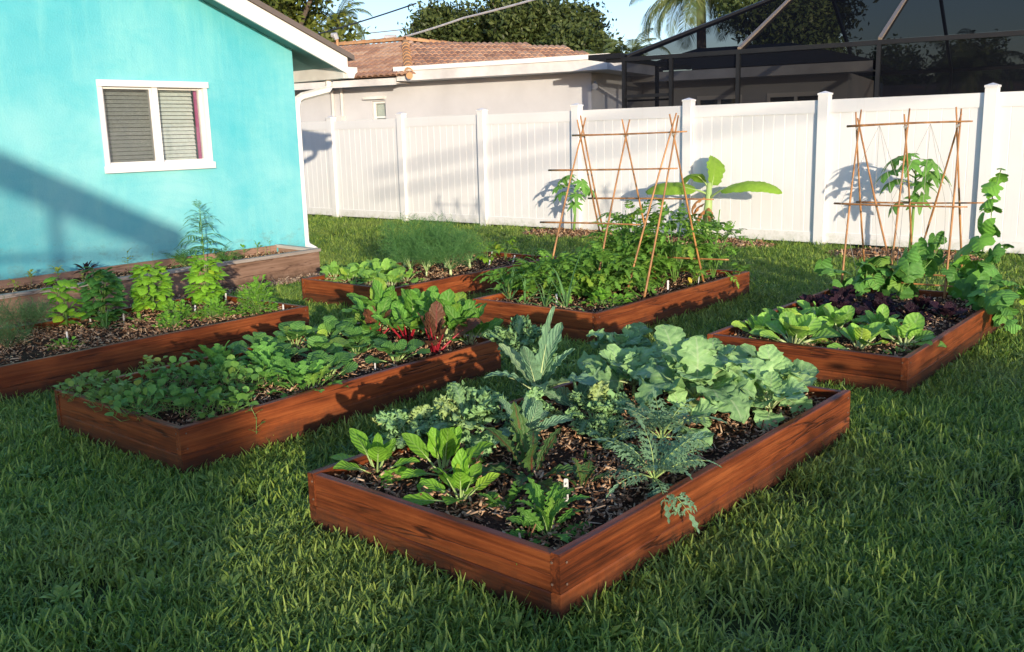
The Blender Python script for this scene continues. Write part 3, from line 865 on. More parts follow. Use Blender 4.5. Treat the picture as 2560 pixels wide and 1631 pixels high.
# rear part of the house seen under and through the screen enclosure
rw = MB()
rw.box(3.84, 5.0, 3.4, 3.6, -0.1, 2.45); rw.box(5.0, 5.9, 3.4, 3.6, 2.12, 2.45); rw.box(5.9, 6.4, 3.4, 3.6, -0.1, 2.45); rw.box(6.4, 7.5, 3.4, 3.6, 2.12, 2.45); rw.box(7.5, 7.9, 3.4, 3.6, -0.1, 2.45); rw.box(7.7, 7.9, 3.6, 10, -0.1, 2.45)
rw.build('rear_wall', M['grey_stucco'], nh)
for x0, x1 in ((5.0, 5.9), (6.4, 7.5)):
    d = MB(); d.box(x0, x1, 3.37, 3.42, 2.04, 2.119); d.box(x0, x0+0.06, 3.37, 3.42, 0, 2.04); d.box(x1-0.06, x1, 3.37, 3.42, 0, 2.04); d.box((x0+x1)/2-.03, (x0+x1)/2+.03, 3.38, 3.42, 0, 2.04)
    do = d.build('sliding_door', M['white_paint'], nh)
    MB().box(x0+0.06, x1-0.06, 3.45, 3.455, 0, 2.04).build('pane', M['glass'], do)
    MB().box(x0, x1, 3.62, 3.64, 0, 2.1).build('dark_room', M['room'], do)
MB().box(3.5, 8.4, 2.72, 2.76, 2.42, 2.60).build('rear_fascia', M['dirty_white'], nh)
MB().box(3.5, 8.4, 2.762, 3.4, 2.43, 2.45).build('rear_soffit', M['dirty_white'], nh)
rr = MB(); rr.add([(3.5, 2.7, 2.62), (8.4, 2.7, 2.62), (6.5, 5.2, 3.2), (4.5, 5.2, 3.2)], [(0, 1, 2, 3)])
rr.add([(8.4, 2.7, 2.62), (8.4, 8, 2.62), (6.5, 5.2, 3.2)], [(0, 1, 2)]); rr.add([(4.5, 5.2, 3.2), (6.5, 5.2, 3.2), (8.4, 8, 2.62), (3.5, 8, 2.62)], [(0, 1, 2, 3)])
rr.build('rear_roof', M['dark_fabric'], nh)

# ---- black screen enclosure
CA = math.radians(9.7)
cage = thing('screen_enclosure', 'black screened pool enclosure with dark aluminium posts behind the white fence', 'enclosure', (-9.09, 13.25, 0), CA)
EZ = 2.6
def bar(name, p, q, wd=0.05, ht=0.05, mat='bronze'):
    p, q = Vector(p), Vector(q)
    d = (q-p).normalized()
    s = d.cross(Vector((0, 0, 1))); s = s.normalized() if s.length > 1e-4 else Vector((1, 0, 0))
    u = s.cross(d)
    mb = MB()
    r = [p+s*wd/2*i+u*ht/2*j for i, j in ((-1, -1), (1, -1), (1, 1), (-1, 1))]
    mb.prism(r, q-p)
    return mb.build(name, M[mat], cage)
xsP = [0.30, 1.10, 2.17, 4.18, 6.2, 8.3, 10.4]
TOPZ, TOPN = 3.95, 3.9
tops = {0.30: None, 1.10: None, 2.17: 2.12, 4.18: 4.12, 6.2: 6.2, 8.3: 8.3, 10.4: 10.4}
for x in xsP:
    bar('post', (x, 0, 0), (x, 0, EZ-0.03), 0.055, 0.075)
    if tops[x]:
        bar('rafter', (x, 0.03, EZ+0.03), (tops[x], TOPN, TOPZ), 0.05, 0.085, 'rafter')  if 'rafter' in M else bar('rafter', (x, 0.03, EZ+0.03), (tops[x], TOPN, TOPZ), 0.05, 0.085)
        bar('purlin', (tops[x], TOPN, TOPZ), (tops[x], 6.4, TOPZ+0.05), 0.05, 0.10)
        bar('rear_rafter', (tops[x], 6.4, TOPZ+0.05), (tops[x], 9.2, EZ), 0.05, 0.10)
        bar('rear_post', (tops[x], 9.2, 0), (tops[x], 9.2, EZ), 0.05, 0.08)
bar('eave_beam', (0.0, 0, EZ), (12, 0, EZ), 0.075, 0.065)
bar('hip_rafter', (0.33, 0.03, EZ+0.03), (2.08, TOPN, TOPZ), 0.05, 0.085)
bar('top_beam', (2.06, TOPN, TOPZ), (12, TOPN, TOPZ), 0.05, 0.09)
bar('top_beam', (2.06, 6.4, TOPZ+0.05), (12, 6.4, TOPZ+0.05), 0.05, 0.09)
bar('rear_beam', (0.3, 9.2, EZ), (12, 9.2, EZ), 0.05, 0.09)
bar('side_beam', (0.30, 0, EZ), (0.30, 3.0, EZ), 0.05, 0.075)
bar('side_post', (0.30, 1.4, 0), (0.30, 1.4, EZ), 0.05, 0.07)
bar('chair_rail', (0.33, 0, 2.02), (1.07, 0, 2.02), 0.045, 0.05)
bar('door_rail', (0.35, 0.02, 1.95), (1.05, 0.02, 1.95), 0.03, 0.03)
for x in (0.05,):
    MB().box(-0.30, 0.27, -0.08, 0.9, EZ+0.02, EZ+0.10).build('gutter_box', M['bronze'], cage)
fh = thing('far_house', 'far house with a low brown roof seen through the right part of the black screen', 'house', (-8.5, 32, 0), 0.17)
MB().box(-6, 6, 0, 6, -0.1, 1.75).build('wall', M['grey_stucco'], fh)
frb = MB(); frb.add([(-6.4, -0.4, 1.75), (6.4, -0.4, 1.75), (4.5, 3, 2.75), (-4.5, 3, 2.75), (6.4, 6.4, 1.75), (-6.4, 6.4, 1.75)], [(0, 1, 2, 3), (1, 4, 2), (4, 5, 3, 2), (5, 0, 3), (0, 5, 4, 1)])
frb.build('roof', M['tile'], fh)
for x in (-4.5, -1.5, 1.5, 4.5):
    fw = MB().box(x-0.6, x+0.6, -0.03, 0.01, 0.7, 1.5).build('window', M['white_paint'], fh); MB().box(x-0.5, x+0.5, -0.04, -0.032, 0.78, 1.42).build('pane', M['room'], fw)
def screen(name, poly):
    return MB().add(poly, [tuple(range(len(poly)))]).build(name, M['screen'], cage)
pr = [x for x in xsP if tops[x]]
screen('roof_screen', [(0.34, 0.04, EZ+0.04), (2.15, 0.04, EZ+0.04), (2.10, TOPN, TOPZ), (2.08, TOPN, TOPZ)])
for x0, x1 in zip(pr[:-1], pr[1:]):
    screen('roof_screen', [(x0+.02, 0.04, EZ+0.04), (x1-.02, 0.04, EZ+0.04), (tops[x1]-.02, TOPN, TOPZ+.01), (tops[x0]+.02, TOPN, TOPZ+.01)])
    screen('top_screen', [(tops[x0]+.02, TOPN+.02, TOPZ+.01), (tops[x1]-.02, TOPN+.02, TOPZ+.01), (tops[x1]-.02, 6.38, TOPZ+.06), (tops[x0]+.02, 6.38, TOPZ+.06)])
    screen('rear_roof_screen', [(tops[x0]+.02, 6.42, TOPZ+.06), (tops[x1]-.02, 6.42, TOPZ+.06), (tops[x1]-.02, 9.18, EZ+.02), (tops[x0]+.02, 9.18, EZ+.02)])
    screen('rear_screen', [(tops[x0]+.02, 9.2, 0), (tops[x1]-.02, 9.2, 0), (tops[x1]-.02, 9.2, EZ-.02), (tops[x0]+.02, 9.2, EZ-.02)])
for x0, x1 in zip(xsP[:-1], xsP[1:]):
    screen('wall_screen', [(x0+.03, 0.005, 0), (x1-.03, 0.005, 0), (x1-.03, 0.005, EZ-.035), (x0+.03, 0.005, EZ-.035)])

# ---- utility pole and cables
up = thing('utility_pole', 'grey wooden utility pole top rising behind the tile roof', 'pole', (-30.5, 30, 0))
MB().tube([(0, 0, 0), (0, 0, 6.2)], [0.17, 0.14], 10).build('pole', M['pole_wood'], up)
def cable(label, pts, r, mat):
    P = [Vector(p) for p in pts]
    path = []
    sag = 0.0 if len(P) == 2 and (P[1]-P[0]).length > 12 else 0.06
    for a_, b_ in zip(P[:-1], P[1:]):
        for k in range(14):
            s = k/14
            q = a_.lerp(b_, s); q.z -= 0.5*s*(1-s)*(b_-a_).length*sag
            path.append(q)
    path.append(P[-1])
    c = path[0].copy()
    o = MB().tube([p-c for p in path], r, 5).build('overhead_cable', M[mat], mx=T(*c))
    tag(o, label, 'cable', 'overhead cables')
cable('pale twisted service cable rising from the tile ridge to the upper right', [(-17.0, 16.0, 3.70), (-14.74, 16, 3.98), (-11.2, 15.6, 4.25)], 0.022, 'cable_light')
cable('pale cable lying along the tile ridge to the roof service head', [(-18.8, 15.7, 3.66), (-17.0, 15.9, 3.70)], 0.018, 'cable_light')
cable('black cable crossing the sky in front of the left tree', [(-25.0, 18.0, 4.2), (-16.2, 16.0, 4.43)], 0.018, 'cable_dark')
cable('thin dark cable running behind the tile roof to the utility pole', [(-34, 26, 5.6), (-30.5, 30, 6.0), (-24.0, 33, 5.2)], 0.02, 'cable_dark')


for z0, z1, lb_ in ((0.40, 2.75, 'upper'), (0.0, 2.35, 'lower')):  # unseen cables ending in mid-air, added for soft shadow streaks on the fence
    a_, b_ = Vector((-13.4, 11.9, z0+0.1487*2.9))+_sd*34, Vector((-0.5, 11.9, z1))+_sd*34
    cable(lb_+' unseen cable added behind the camera to throw a soft streak on the white fence', [a_, b_], 0.038, 'cable_dark')


# ---- trees
def crown_mesh(name, blobs, n, size, mat, jit=0.9, shell=0.65, flat=0.0):
    """leaf-sized folded faces through lobes of a crown, gappy at the edge"""
    bl = np.array(blobs, dtype=float)
    wts = bl[:, 3]**2; wts /= wts.sum()
    which = NP.choice(len(bl), n, p=wts)
    d = NP.normal(0, 1, (n, 3)); d /= np.linalg.norm(d, axis=1)[:, None]
    rr_ = (shell+(1-shell)*NP.random(n)**0.6)*(1+0.10*np.sin(d[:, 0]*7+which)*np.sin(d[:, 2]*6+which*2)+NP.normal(0, 0.05, n))
    P = bl[which, :3]+d*(bl[which, 3]*rr_)[:, None]*np.array([1, 1, 0.8])
    # clumps: pull towards random twig centres
    nc = max(8, n//26)
    tw_ = P[NP.choice(n, nc)]
    idx = NP.choice(nc, n)
    keep = NP.random(n) < 0.25
    spread = size*2.2
    P = np.where(keep[:, None], P, tw_[idx]+NP.normal(0, 1, (n, 3))*spread)
    nor = d*0.6+NP.normal(0, jit, (n, 3))+np.array([0, 0, 0.4])
    nor /= np.linalg.norm(nor, axis=1)[:, None]
    t1 = np.cross(nor, NP.normal(0, 1, (n, 3))); t1 /= np.linalg.norm(t1, axis=1)[:, None]
    t2 = np.cross(nor, t1)
    s = size*NP.uniform(0.6, 1.25, n)[:, None]
    V = np.stack([P-t1*s, P-t2*s*0.45+nor*s*0.12, P+t1*s, P+t2*s*0.45+nor*s*0.12], 1).reshape(-1, 3)
    F = np.arange(4*n).reshape(-1, 4)
    return raw_mesh(name, V, F, mat)


def tree(name, label, cat, base, blobs, n, size, mat, trunk_r, group=None, limbs=6):
    root = thing(name, label, cat, base, 0, group)
    bx, by, bz = base
    zc = min(b[2] for b in blobs)
    zt = max(b[2] for b in blobs)
    t = MB()
    t.tube([(0, 0, -0.1), (0.1, 0.05, zc*0.5), (0.0, 0.0, zc), (0.1, 0, (zc+zt)/2)], [trunk_r*1.4, trunk_r, trunk_r*0.8, trunk_r*0.4], 9)
    for b in blobs[:limbs]:
        q = Vector((b[0], b[1], b[2]))
        st = Vector((0, 0, max(0.4, zc*0.6)))
        m_ = st.lerp(q, 0.5)+Vector((0, 0, 0.15*(q-st).length))
        t.tube([st, m_, q, q+(q-m_)*0.7], [trunk_r*0.55, trunk_r*0.35, trunk_r*0.2, 0.015], 6)
    t.build('trunk', M['trunk'], root, smooth=True)
    obj('crown', crown_mesh('crown', blobs, n, size, M[mat]), root)
    return root


R2 = random.Random(3)
def lobes(cx, cy, cz, rx, ry, rz, n, r0, r1):
    return [(cx+R2.uniform(-rx, rx), cy+R2.uniform(-ry, ry), cz+R2.uniform(-rz, rz), R2.uniform(r0, r1)) for _ in range(n)]

GT = 'dark trees behind the tile roof'
tree('broad_tree', 'tall dark broadleaf tree behind the tile roof, right of the utility pole', 'tree', (-27.6, 30.5, 0), lobes(-0.1, 0, 5.2, 2.1, 1.2, 0.9, 17, 0.45, 1.0), 22000, 0.115, 'tree_dark', 0.3, GT)
tree('broad_tree', 'largest dark rounded tree over the middle of the flat roof', 'tree', (-24.0, 30.0, 0), lobes(0, 0, 5.4, 1.7, 1.2, 1.1, 17, 0.45, 1.0), 22000, 0.115, 'tree_dark', 0.3, GT)
tree('broad_tree', 'lower dark tree sloping down behind the right end of the flat roof', 'tree', (-21.0, 29.0, 0), lobes(0.1, 0, 4.15, 1.3, 1.0, 0.35, 10, 0.5, 0.75), 11000, 0.11, 'tree_dark', 0.2, GT)
tree('broad_tree', 'small dark tree left of the utility pole above the tile roof', 'tree', (-31.6, 31.0, 0), lobes(0.2, 0, 4.6, 0.9, 0.8, 0.5, 7, 0.4, 0.65), 5000, 0.15, 'tree_mid', 0.2, GT)
tree('broad_tree', 'yellow green sunlit tree behind the turquoise roof edge', 'tree', (-26.6, 20.0, 0), lobes(0, 0, 5.4, 1.9, 1.4, 1.3, 16, 0.55, 1.0), 11000, 0.12, 'tree_olive', 0.25)
tree('broad_tree', 'low hazy tree line piece behind the screen enclosure', 'tree', (-12.5, 38.0, 0), lobes(0, 0, 3.0, 4.0, 1.0, 0.7, 12, 0.8, 1.2), 16000, 0.11, 'tree_mid', 0.2)
tree('broad_tree', 'dark tree seen through the left part of the enclosure roof', 'tree', (-12.6, 28.0, 0), lobes(0, 0, 4.0, 1.3, 1.0, 1.0, 10, 0.7, 1.0), 16000, 0.10, 'tree_dark', 0.2)
tree('broad_tree', 'wide bushy tree seen through the enclosure near the right edge', 'tree', (-5.0, 36.0, 0), lobes(0, 0, 2.8, 3.6, 1.0, 0.5, 10, 0.8, 1.1), 14000, 0.11, 'tree_mid', 0.2)


def frond_mesh(L, n, ll, droop, width=0.022, seed=0, elev=0.5):
    """palm frond: arching rachis with two rows of narrow leaflets"""
    r = random.Random(seed)
    vs, fs = [], []
    p = Vector((0, 0, 0)); a = elev
    pts = []
    for i in range(n+1):
        pts.append((p.copy(), a))
        p = p+Vector((0, math.cos(a), math.sin(a)))*(L/n)
        a -= droop/n*(0.5+1.0*i/n)
    mb = MB()
    mb.tube([q for q, _ in pts][::3]+[pts[-1][0]], [0.03*(1-0.85*i/(n/3)) for i in range(len(pts[::3])+1)][:len(pts[::3])+1], 4)
    for i in range(3, n):
        q, a = pts[i]
        t = i/n
        l = ll*(math.sin(PI*min(1, t*0.9+0.12)))**0.6*r.uniform(0.85, 1.1)
        T_ = Vector((0, math.cos(a), math.sin(a)))
        for s in (-1, 1):
            d = (Vector((s*0.8, 0, 0))+T_*0.62+Vector((0, 0, -0.16+r.uniform(-.1, .1)))).normalized()
            m_ = q+d*l*0.5
            e_ = q+d*l*0.93+Vector((0, 0, -l*0.32))
            up = T_.cross(Vector((s, 0, 0)))*s
            w_ = T_*width
            mb.add([q-w_*0.5, q+w_*0.5, m_+w_, m_-w_, e_], [(0, 1, 2, 3), (3, 2, 4)])
    return mb.mesh('frond', M['palm'])


FR = [frond_mesh(2.4, 42, 0.62, 1.9, 0.022, 1, 0.7), frond_mesh(2.4, 42, 0.62, 2.4, 0.022, 2, 0.2), frond_mesh(2.2, 42, 0.6, 1.3, 0.022, 3, 1.1)]


def palm(label, base, h, n, s, name='palm_tree'):
    root = thing(name, label, 'palm', base, 0)
    MB().tube([(0, 0, 0), (0.1, 0, h*0.5), (0, 0, h)], [0.2*s, 0.15*s, 0.13*s], 10).build('trunk', M['trunk'], root, smooth=True)
    for k in range(n):
        a = k*2.39996+R2.uniform(-.2, .2)
        kind = 2 if k > n*0.75 else (0 if k > n*0.4 else 1)
        obj('frond', FR[kind], root, T(0, 0, h) @ RZ(a) @ RX(R2.uniform(-.15, .15)) @ SCL(s*R2.uniform(0.85, 1.1)))


palm('tall feather palm with drooping fronds above the enclosure roof corner', (-16.2, 29.0, 0), 5.75, 38, 1.15)
palm('second feather palm half hidden behind the enclosure roof', (-14.6, 30.0, 0), 6.2, 30, 1.2)
palm('small silvery palm below the tall palm at the enclosure roof edge', (-18.2, 28.0, 0), 4.0, 16, 0.62)
palm('low palm tuft at the right end of the flat white roof', (-16.9, 24.2, 0), 3.4, 14, 0.5)
palm('thin palm beside the yellow green tree', (-29.6, 25.0, 0), 5.9, 16, 0.7)
palm('low palm tuft above the tile roof next to the yellow green tree', (-27.4, 23.2, 0), 4.4, 14, 0.6)
palm('palm seen through the black screen at the right edge of the photo', (-3.6, 30.0, 0), 3.6, 20, 0.9)
palm('palm seen through the middle of the black screen', (-8.6, 32.0, 0), 3.0, 18, 0.8)

# ---- unseen things behind the camera, placed and shaped to throw the long shadows
SN = Vector((-0.8039, 0.5948, 0)); STX = Vector((-0.5948, -0.8039, 0))
def st(s, t, z=0.0): return SN*s+STX*t+Vector((0, 0, z))


def shrub(label, s, t, w, h, n, leaf=0.035, lo=0.0):
    n = int(n*2.4)
    c = st(s, t)
    bl = []
    for k in range(9):
        r = R2.uniform(0.16, 0.26)*min(w, 1.2)
        q = STX*R2.uniform(-w/2, w/2)+SN*R2.uniform(-0.25, 0.25)
        z = R2.uniform(lo+r, h-r*0.8)
        bl.append((q.x, q.y, z, r))
    for k in range(5):
        r = 0.2*min(w, 1.2)
        q = STX*((k/4-0.5)*w*0.8)
        bl.append((q.x, q.y, h-r*0.85-R2.uniform(0, 0.10), r))
    root = thing('shade_shrub', label, 'shrub', tuple(c), 0, 'unseen shade shrubs behind the camera')
    m_ = MB()
    for b in bl[::2]: m_.tube([(0, 0, -0.05), (b[0]*0.5, b[1]*0.5, b[2]*0.5), (b[0], b[1], b[2])], [0.03, 0.02, 0.01], 5)
    m_.build('stems', M['trunk'], root)
    obj('crown', crown_mesh('crown', bl, n, leaf, M['tree_mid'], shell=0.2), root)


#  s, t, width, height of unseen shrubs added and shaped for their shade
for s, t, w_, h in [(-8.0, -2.7, 1.2, 1.70), (-8.2, -1.9, 1.2, 1.54), (-8.0, -1.1, 1.2, 1.50), (-8.1, -0.25, 1.2, 1.53), (-7.6, -0.7, 1.1, 1.46), (-7.6, -1.6, 1.1, 1.46), (-8.0, 0.72, 0.8, 1.98), (-8.0, 1.15, 0.9, 2.18),
                   (-8.2, 1.7, 1.2, 2.25), (-8.1, 2.6, 1.3, 2.2), (-9.0, 0.95, 1.0, 2.30), (-8.6, 0.85, 0.9, 2.1), (-8.2, 3.6, 1.4, 2.3), (-8.0, -3.8, 1.1, 1.92), (-8.1, -4.3, 1.2, 1.72), (-8.2, -5.3, 1.2, 1.60), (-8, -6.3, 1.2, 1.6), (-8.1, -7.3, 1.2, 1.9)]:
    shrub('unseen leafy shrub added behind the camera for its shade', s, t, w_, h, int(1500*w_*h))
tree('shade_tree', 'young tree behind the camera', 'tree', tuple(st(-8.5, -9.0)), [(q.x, q.y, z, r) for q, z, r in [(STX*0.3, 2.2, .5), (STX*-.4, 2.6, .5), (STX*-1.0, 2.3, .5), (STX*-.2, 3.0, .4), (STX*.9, 1.9, .45), (STX*-1.4, 3.0, .5), (STX*-1.8, 2.2, .6)]], 5000, 0.05, 'tree_mid', 0.07)

M['half_screen'] = screen_mat('grey_patio_screen', 0.42, (0.05, 0.05, 0.05))
pav = thing('garden_pavilion', 'screened gable roofed garden pavilion behind the camera', 'pavilion', tuple(st(-8, 3.5)), math.atan2(STX.y, STX.x))
# local x runs along t, local y along -s
def pv(name, x0, z0, x1, z1, th, y0, y1, mat='dirty_white'):
    d = Vector((x1-x0, 0, z1-z0)); u = Vector((-d.z, 0, d.x)).normalized()*th/2
    a_, b_ = Vector((x0, y0, z0)), Vector((x1, y0, z1))
    MB().prism([a_-u, b_-u, b_+u, a_+u], (0, y1-y0, 0)).build(name, M[mat], pav)
for y0, y1 in ((-0.75, -0.67), (0.67, 0.75)):
    pv('rafter', -2.3, 2.98, 0.0, 4.20, 0.13, y0, y1); pv('rafter', 0.0, 4.20, 2.3, 2.98, 0.13, y0, y1)
    pv('tie_beam', -2.25, 2.80, 2.25, 2.80, 0.07, y0, y1)
    for x in (-2.2, -1.28, 0.0, 1.28, 2.2): pv('post', x, 0, x, 2.83 if abs(x) > 2 else 3.3 if abs(x) > 1 else 4.15, 0.10, y0+0.005, y1-0.005)
for y0 in (0.71,):
    MB().add([(-2.2, y0, 0.0), (2.2, y0, 0.0), (2.2, y0, 3.0), (0, y0, 4.14), (-2.2, y0, 3.0)], [(0, 1, 2, 3, 4)]).build('screen', M['half_screen'], pav)
pv('roof_panel', -2.4, 3.0, 0.02, 4.28, 0.05, -0.9, 0.9, 'dark_fabric'); pv('roof_panel', -0.02, 4.28, 2.4, 3.0, 0.05, -0.9, 0.9, 'dark_fabric')


# ---- grass
def blade_tuft(n, spread, lmin, lmax, wd, seed):
    r = random.Random(seed)
    mb = MB()
    for k in range(n):
        bx, by = r.gauss(0, spread*0.5), r.gauss(0, spread*0.5)
        yaw = r.uniform(0, 2*PI)
        L = r.uniform(lmin, lmax); W_ = wd*r.uniform(0.7, 1.25)
        el = r.uniform(0.75, 1.5); bend = r.uniform(0.2, 1.1)
        c, s = math.cos(yaw), math.sin(yaw)
        tw_ = r.uniform(-0.9, 0.9)
        px, pz, a = 0.0, 0.0, el
        vs = []
        for i in range(4):
            w_ = W_*(0.75, 1.0, 0.9, 0.32)[i]
            ta = yaw+PI/2+tw_*i/3
            dx, dy = math.cos(ta)*w_/2, math.sin(ta)*w_/2
            x, y = bx+c*px, by+s*px
            vs += [(x-dx, y-dy, pz), (x+dx, y+dy, pz+0.15*W_)]
            px += math.cos(a)*L/3; pz += math.sin(a)*L/3; a -= bend*(0.3+0.35*i)
        mb.add(vs, [(0, 1, 3, 2), (2, 3, 5, 4), (4, 5, 7, 6)])
    return mb.mesh('grass_tuft', M['grass'])


def weed_tuft(seed):
    r = random.Random(seed)
    mb = MB()
    for k in range(13):
        yaw = k*2.4+r.uniform(-.3, .3); el = r.uniform(0.3, 1.1); L = r.uniform(0.03, 0.06); w_ = L*0.42
        c, s = math.cos(yaw), math.sin(yaw)
        vs = []
        for i, (u, ww) in enumerate(((0.0, 0.15), (0.35, 0.8), (0.7, 1.0), (1.0, 0.15))):
            x = math.cos(el-u*0.5)*L*u+0.012; z = math.sin(el-u*0.3)*L*u+0.02
            vs += [(c*x+s*w_*ww/2, s*x-c*w_*ww/2, z+0.004*ww), (c*x-s*w_*ww/2, s*x+c*w_*ww/2, z+0.004*ww)]
        mb.add(vs, [(0, 1, 3, 2), (2, 3, 5, 4), (4, 5, 7, 6)])
    return mb.mesh('weed_tuft', M['grass'])


def scatter_points():
    pts = []
    tfwd = np.array([_f.x, _f.y]); tfwd /= np.linalg.norm(tfwd)
    trt = np.array([tfwd[1], -tfwd[0]])
    def band(d0, d1, dens):
        wmax = d1*0.66+0.6
        n = int((d1-d0)*2*wmax*dens)
        d = NP.uniform(d0, d1, n); l = NP.uniform(-wmax, wmax, n)
        k = np.abs(l) < d*0.66+0.6
        return (tfwd[None]*d[:, None]+trt[None]*l[:, None])[k]
    for d0, d1, de in ((1.6, 3.5, 1250), (3.5, 6, 850), (6, 9, 560), (9, 13, 400), (13, 20, 250)):
        pts.append(band(d0, d1, de))
    P = np.concatenate(pts)
    keep = np.ones(len(P), bool)
    for k, (fx, fy, th, W, L) in BEDS.items():
        c, s = math.cos(math.radians(th)), math.sin(math.radians(th))
        x = (P[:, 0]-fx)*c+(P[:, 1]-fy)*s; y = -(P[:, 0]-fx)*s+(P[:, 1]-fy)*c
        keep &= ~((x < 0.012) & (x > -W-0.012) & (y > -0.012) & (y < L+0.012))
    keep &= ~((P[:, 0] < -8.02-0.055*(P[:, 1]-1)+NP.normal(0, 0.05, len(P))) & (P[:, 1] < 7.15))
    keep &= ~((P[:, 0] < HX+0.05) & (P[:, 1] < 7.38))
    keep &= P[:, 1] < 11.88
    for cx, cy, rx, ry in MULCH_RINGS:
        keep &= ((P[:, 0]-cx)/rx)**2+((P[:, 1]-cy)/ry)**2+NP.normal(0, 0.12, len(P)) > 1
    # thin and worn spots
    bare = np.array([noise.noise((p[0]*1.7, p[1]*1.7, 4.2)) for p in P])
    keep &= ~((bare > 0.34) & (NP.random(len(P)) < 0.72))
    return P[keep]


MULCH_RINGS = [(-8.55, 11.45, 0.85, 0.42), (-6.3, 11.40, 1.0, 0.45), (-3.6, 11.2, 0.85, 0.5)]
ring_words = ['brown mulch ring round the left papaya at the fence', 'brown mulch ring round the banana plant at the fence', 'brown mulch ring round the right papaya at the fence']
for (cx, cy, rx, ry), lb in zip(MULCH_RINGS, ring_words):
    me = chip_mesh('mulch_ring', [(cx-rx, cy-ry), (cx+rx, cy-ry), (cx+rx, cy+ry), (cx-rx, cy+ry)], -0.035, 3600, M['chips'], 0.03, 0.07, 0.012)
    o = obj('mulch_ring', me); tag(o, lb, kind='stuff')
    bmv = np.zeros(len(me.vertices)*3, dtype=np.float32); me.vertices.foreach_get('co', bmv); bmv = bmv.reshape(-1, 8, 3)
    cen = bmv.mean(1)
    rr2 = ((cen[:, 0]-cx)/rx)**2+((cen[:, 1]-cy)/ry)**2
    # chips outside the ellipse are drawn in towards its middle; the heap is a little higher there
    f = np.where(rr2 > 1, np.sqrt(NP.uniform(0.2, 1, len(rr2))/rr2), 1.0)
    new = np.stack([cx+(cen[:, 0]-cx)*f, cy+(cen[:, 1]-cy)*f], 1)
    bmv[:, :, :2] += (new-cen[:, :2])[:, None, :]
    bmv[:, :, 2] += (0.05*(1-np.clip(((new[:, 0]-cx)/rx)**2+((new[:, 1]-cy)/ry)**2, 0, 1)))[:, None]
    me.vertices.foreach_set('co', bmv.astype(np.float32).ravel()); me.update()

tufts = bpy.data.collections.new('grass_tufts')
for k in range(7):
    lo_, hi_, wd_, nb_ = ((0.045, 0.095, 0.0070, 16), (0.03, 0.07, 0.0045, 24), (0.05, 0.105, 0.0088, 11), (0.035, 0.085, 0.006, 18), (0.045, 0.10, 0.0095, 10), (0.03, 0.06, 0.004, 28), (0.05, 0.09, 0.007, 16))[k]
    o = bpy.data.objects.new('grass_tuft', blade_tuft(nb_, 0.085, lo_, hi_, wd_, 40+k))
    tufts.objects.link(o)
tufts.objects.link(bpy.data.objects.new('grass_weed', weed_tuft(3)))
GP = scatter_points()
n_ = len(GP)
gme = bpy.data.meshes.new('lawn_grass')
gme.vertices.add(n_)
dist = np.linalg.norm(GP, axis=1)
gme.vertices.foreach_set('co', np.concatenate([GP, np.full((n_, 1), -0.062)], 1).astype(np.float32).ravel())
at = gme.attributes.new('rot', 'FLOAT_VECTOR', 'POINT')
at.data.foreach_set('vector', np.stack([NP.normal(0, 0.12, n_), NP.normal(0, 0.12, n_), NP.uniform(0, 6.283, n_)], 1).astype(np.float32).ravel())
at = gme.attributes.new('size', 'FLOAT', 'POINT')
at.data.foreach_set('value', (NP.uniform(0.7, 1.2, n_)*(1+np.clip((dist-6)*0.03, 0, 0.35))).astype(np.float32))
at = gme.attributes.new('pick', 'INT', 'POINT')
at.data.foreach_set('value', np.where(NP.random(n_) < 0.025, 7, NP.integers(0, 7, n_)).astype(np.int32))
lawn = obj('lawn_grass', gme)
tag(lawn, kind='stuff')
ng = bpy.data.node_groups.new('grass_scatter', 'GeometryNodeTree')
ng.interface.new_socket('Geometry', in_out='INPUT', socket_type='NodeSocketGeometry')
ng.interface.new_socket('Geometry', in_out='OUTPUT', socket_type='NodeSocketGeometry')
def gn(t, **k):
    nd = ng.nodes.new(t)
    for a_, b_ in k.items(): setattr(nd, a_, b_)
    return nd
gi, go = gn('NodeGroupInput'), gn('NodeGroupOutput')
mp_ = gn('GeometryNodeMeshToPoints')
ci = gn('GeometryNodeCollectionInfo'); ci.inputs[0].default_value = tufts; ci.inputs[1].default_value = True; ci.inputs[2].default_value = True
ip = gn('GeometryNodeInstanceOnPoints'); ip.inputs['Pick Instance'].default_value = True
ar = gn('GeometryNodeInputNamedAttribute', data_type='FLOAT_VECTOR'); ar.inputs[0].default_value = 'rot'
as_ = gn('GeometryNodeInputNamedAttribute', data_type='FLOAT'); as_.inputs[0].default_value = 'size'
ap = gn('GeometryNodeInputNamedAttribute', data_type='INT'); ap.inputs[0].default_value = 'pick'
er = gn('FunctionNodeEulerToRotation')
lk = ng.links.new
lk(gi.outputs[0], mp_.inputs[0]); lk(mp_.outputs[0], ip.inputs['Points']); lk(ci.outputs[0], ip.inputs['Instance'])
lk(ap.outputs[0], ip.inputs['Instance Index']); lk(ar.outputs[0], er.inputs[0]); lk(er.outputs[0], ip.inputs['Rotation']); lk(as_.outputs[0], ip.inputs['Scale'])
lk(ip.outputs[0], go.inputs[0])
mod = lawn.modifiers.new('grass', 'NODES'); mod.node_group = ng

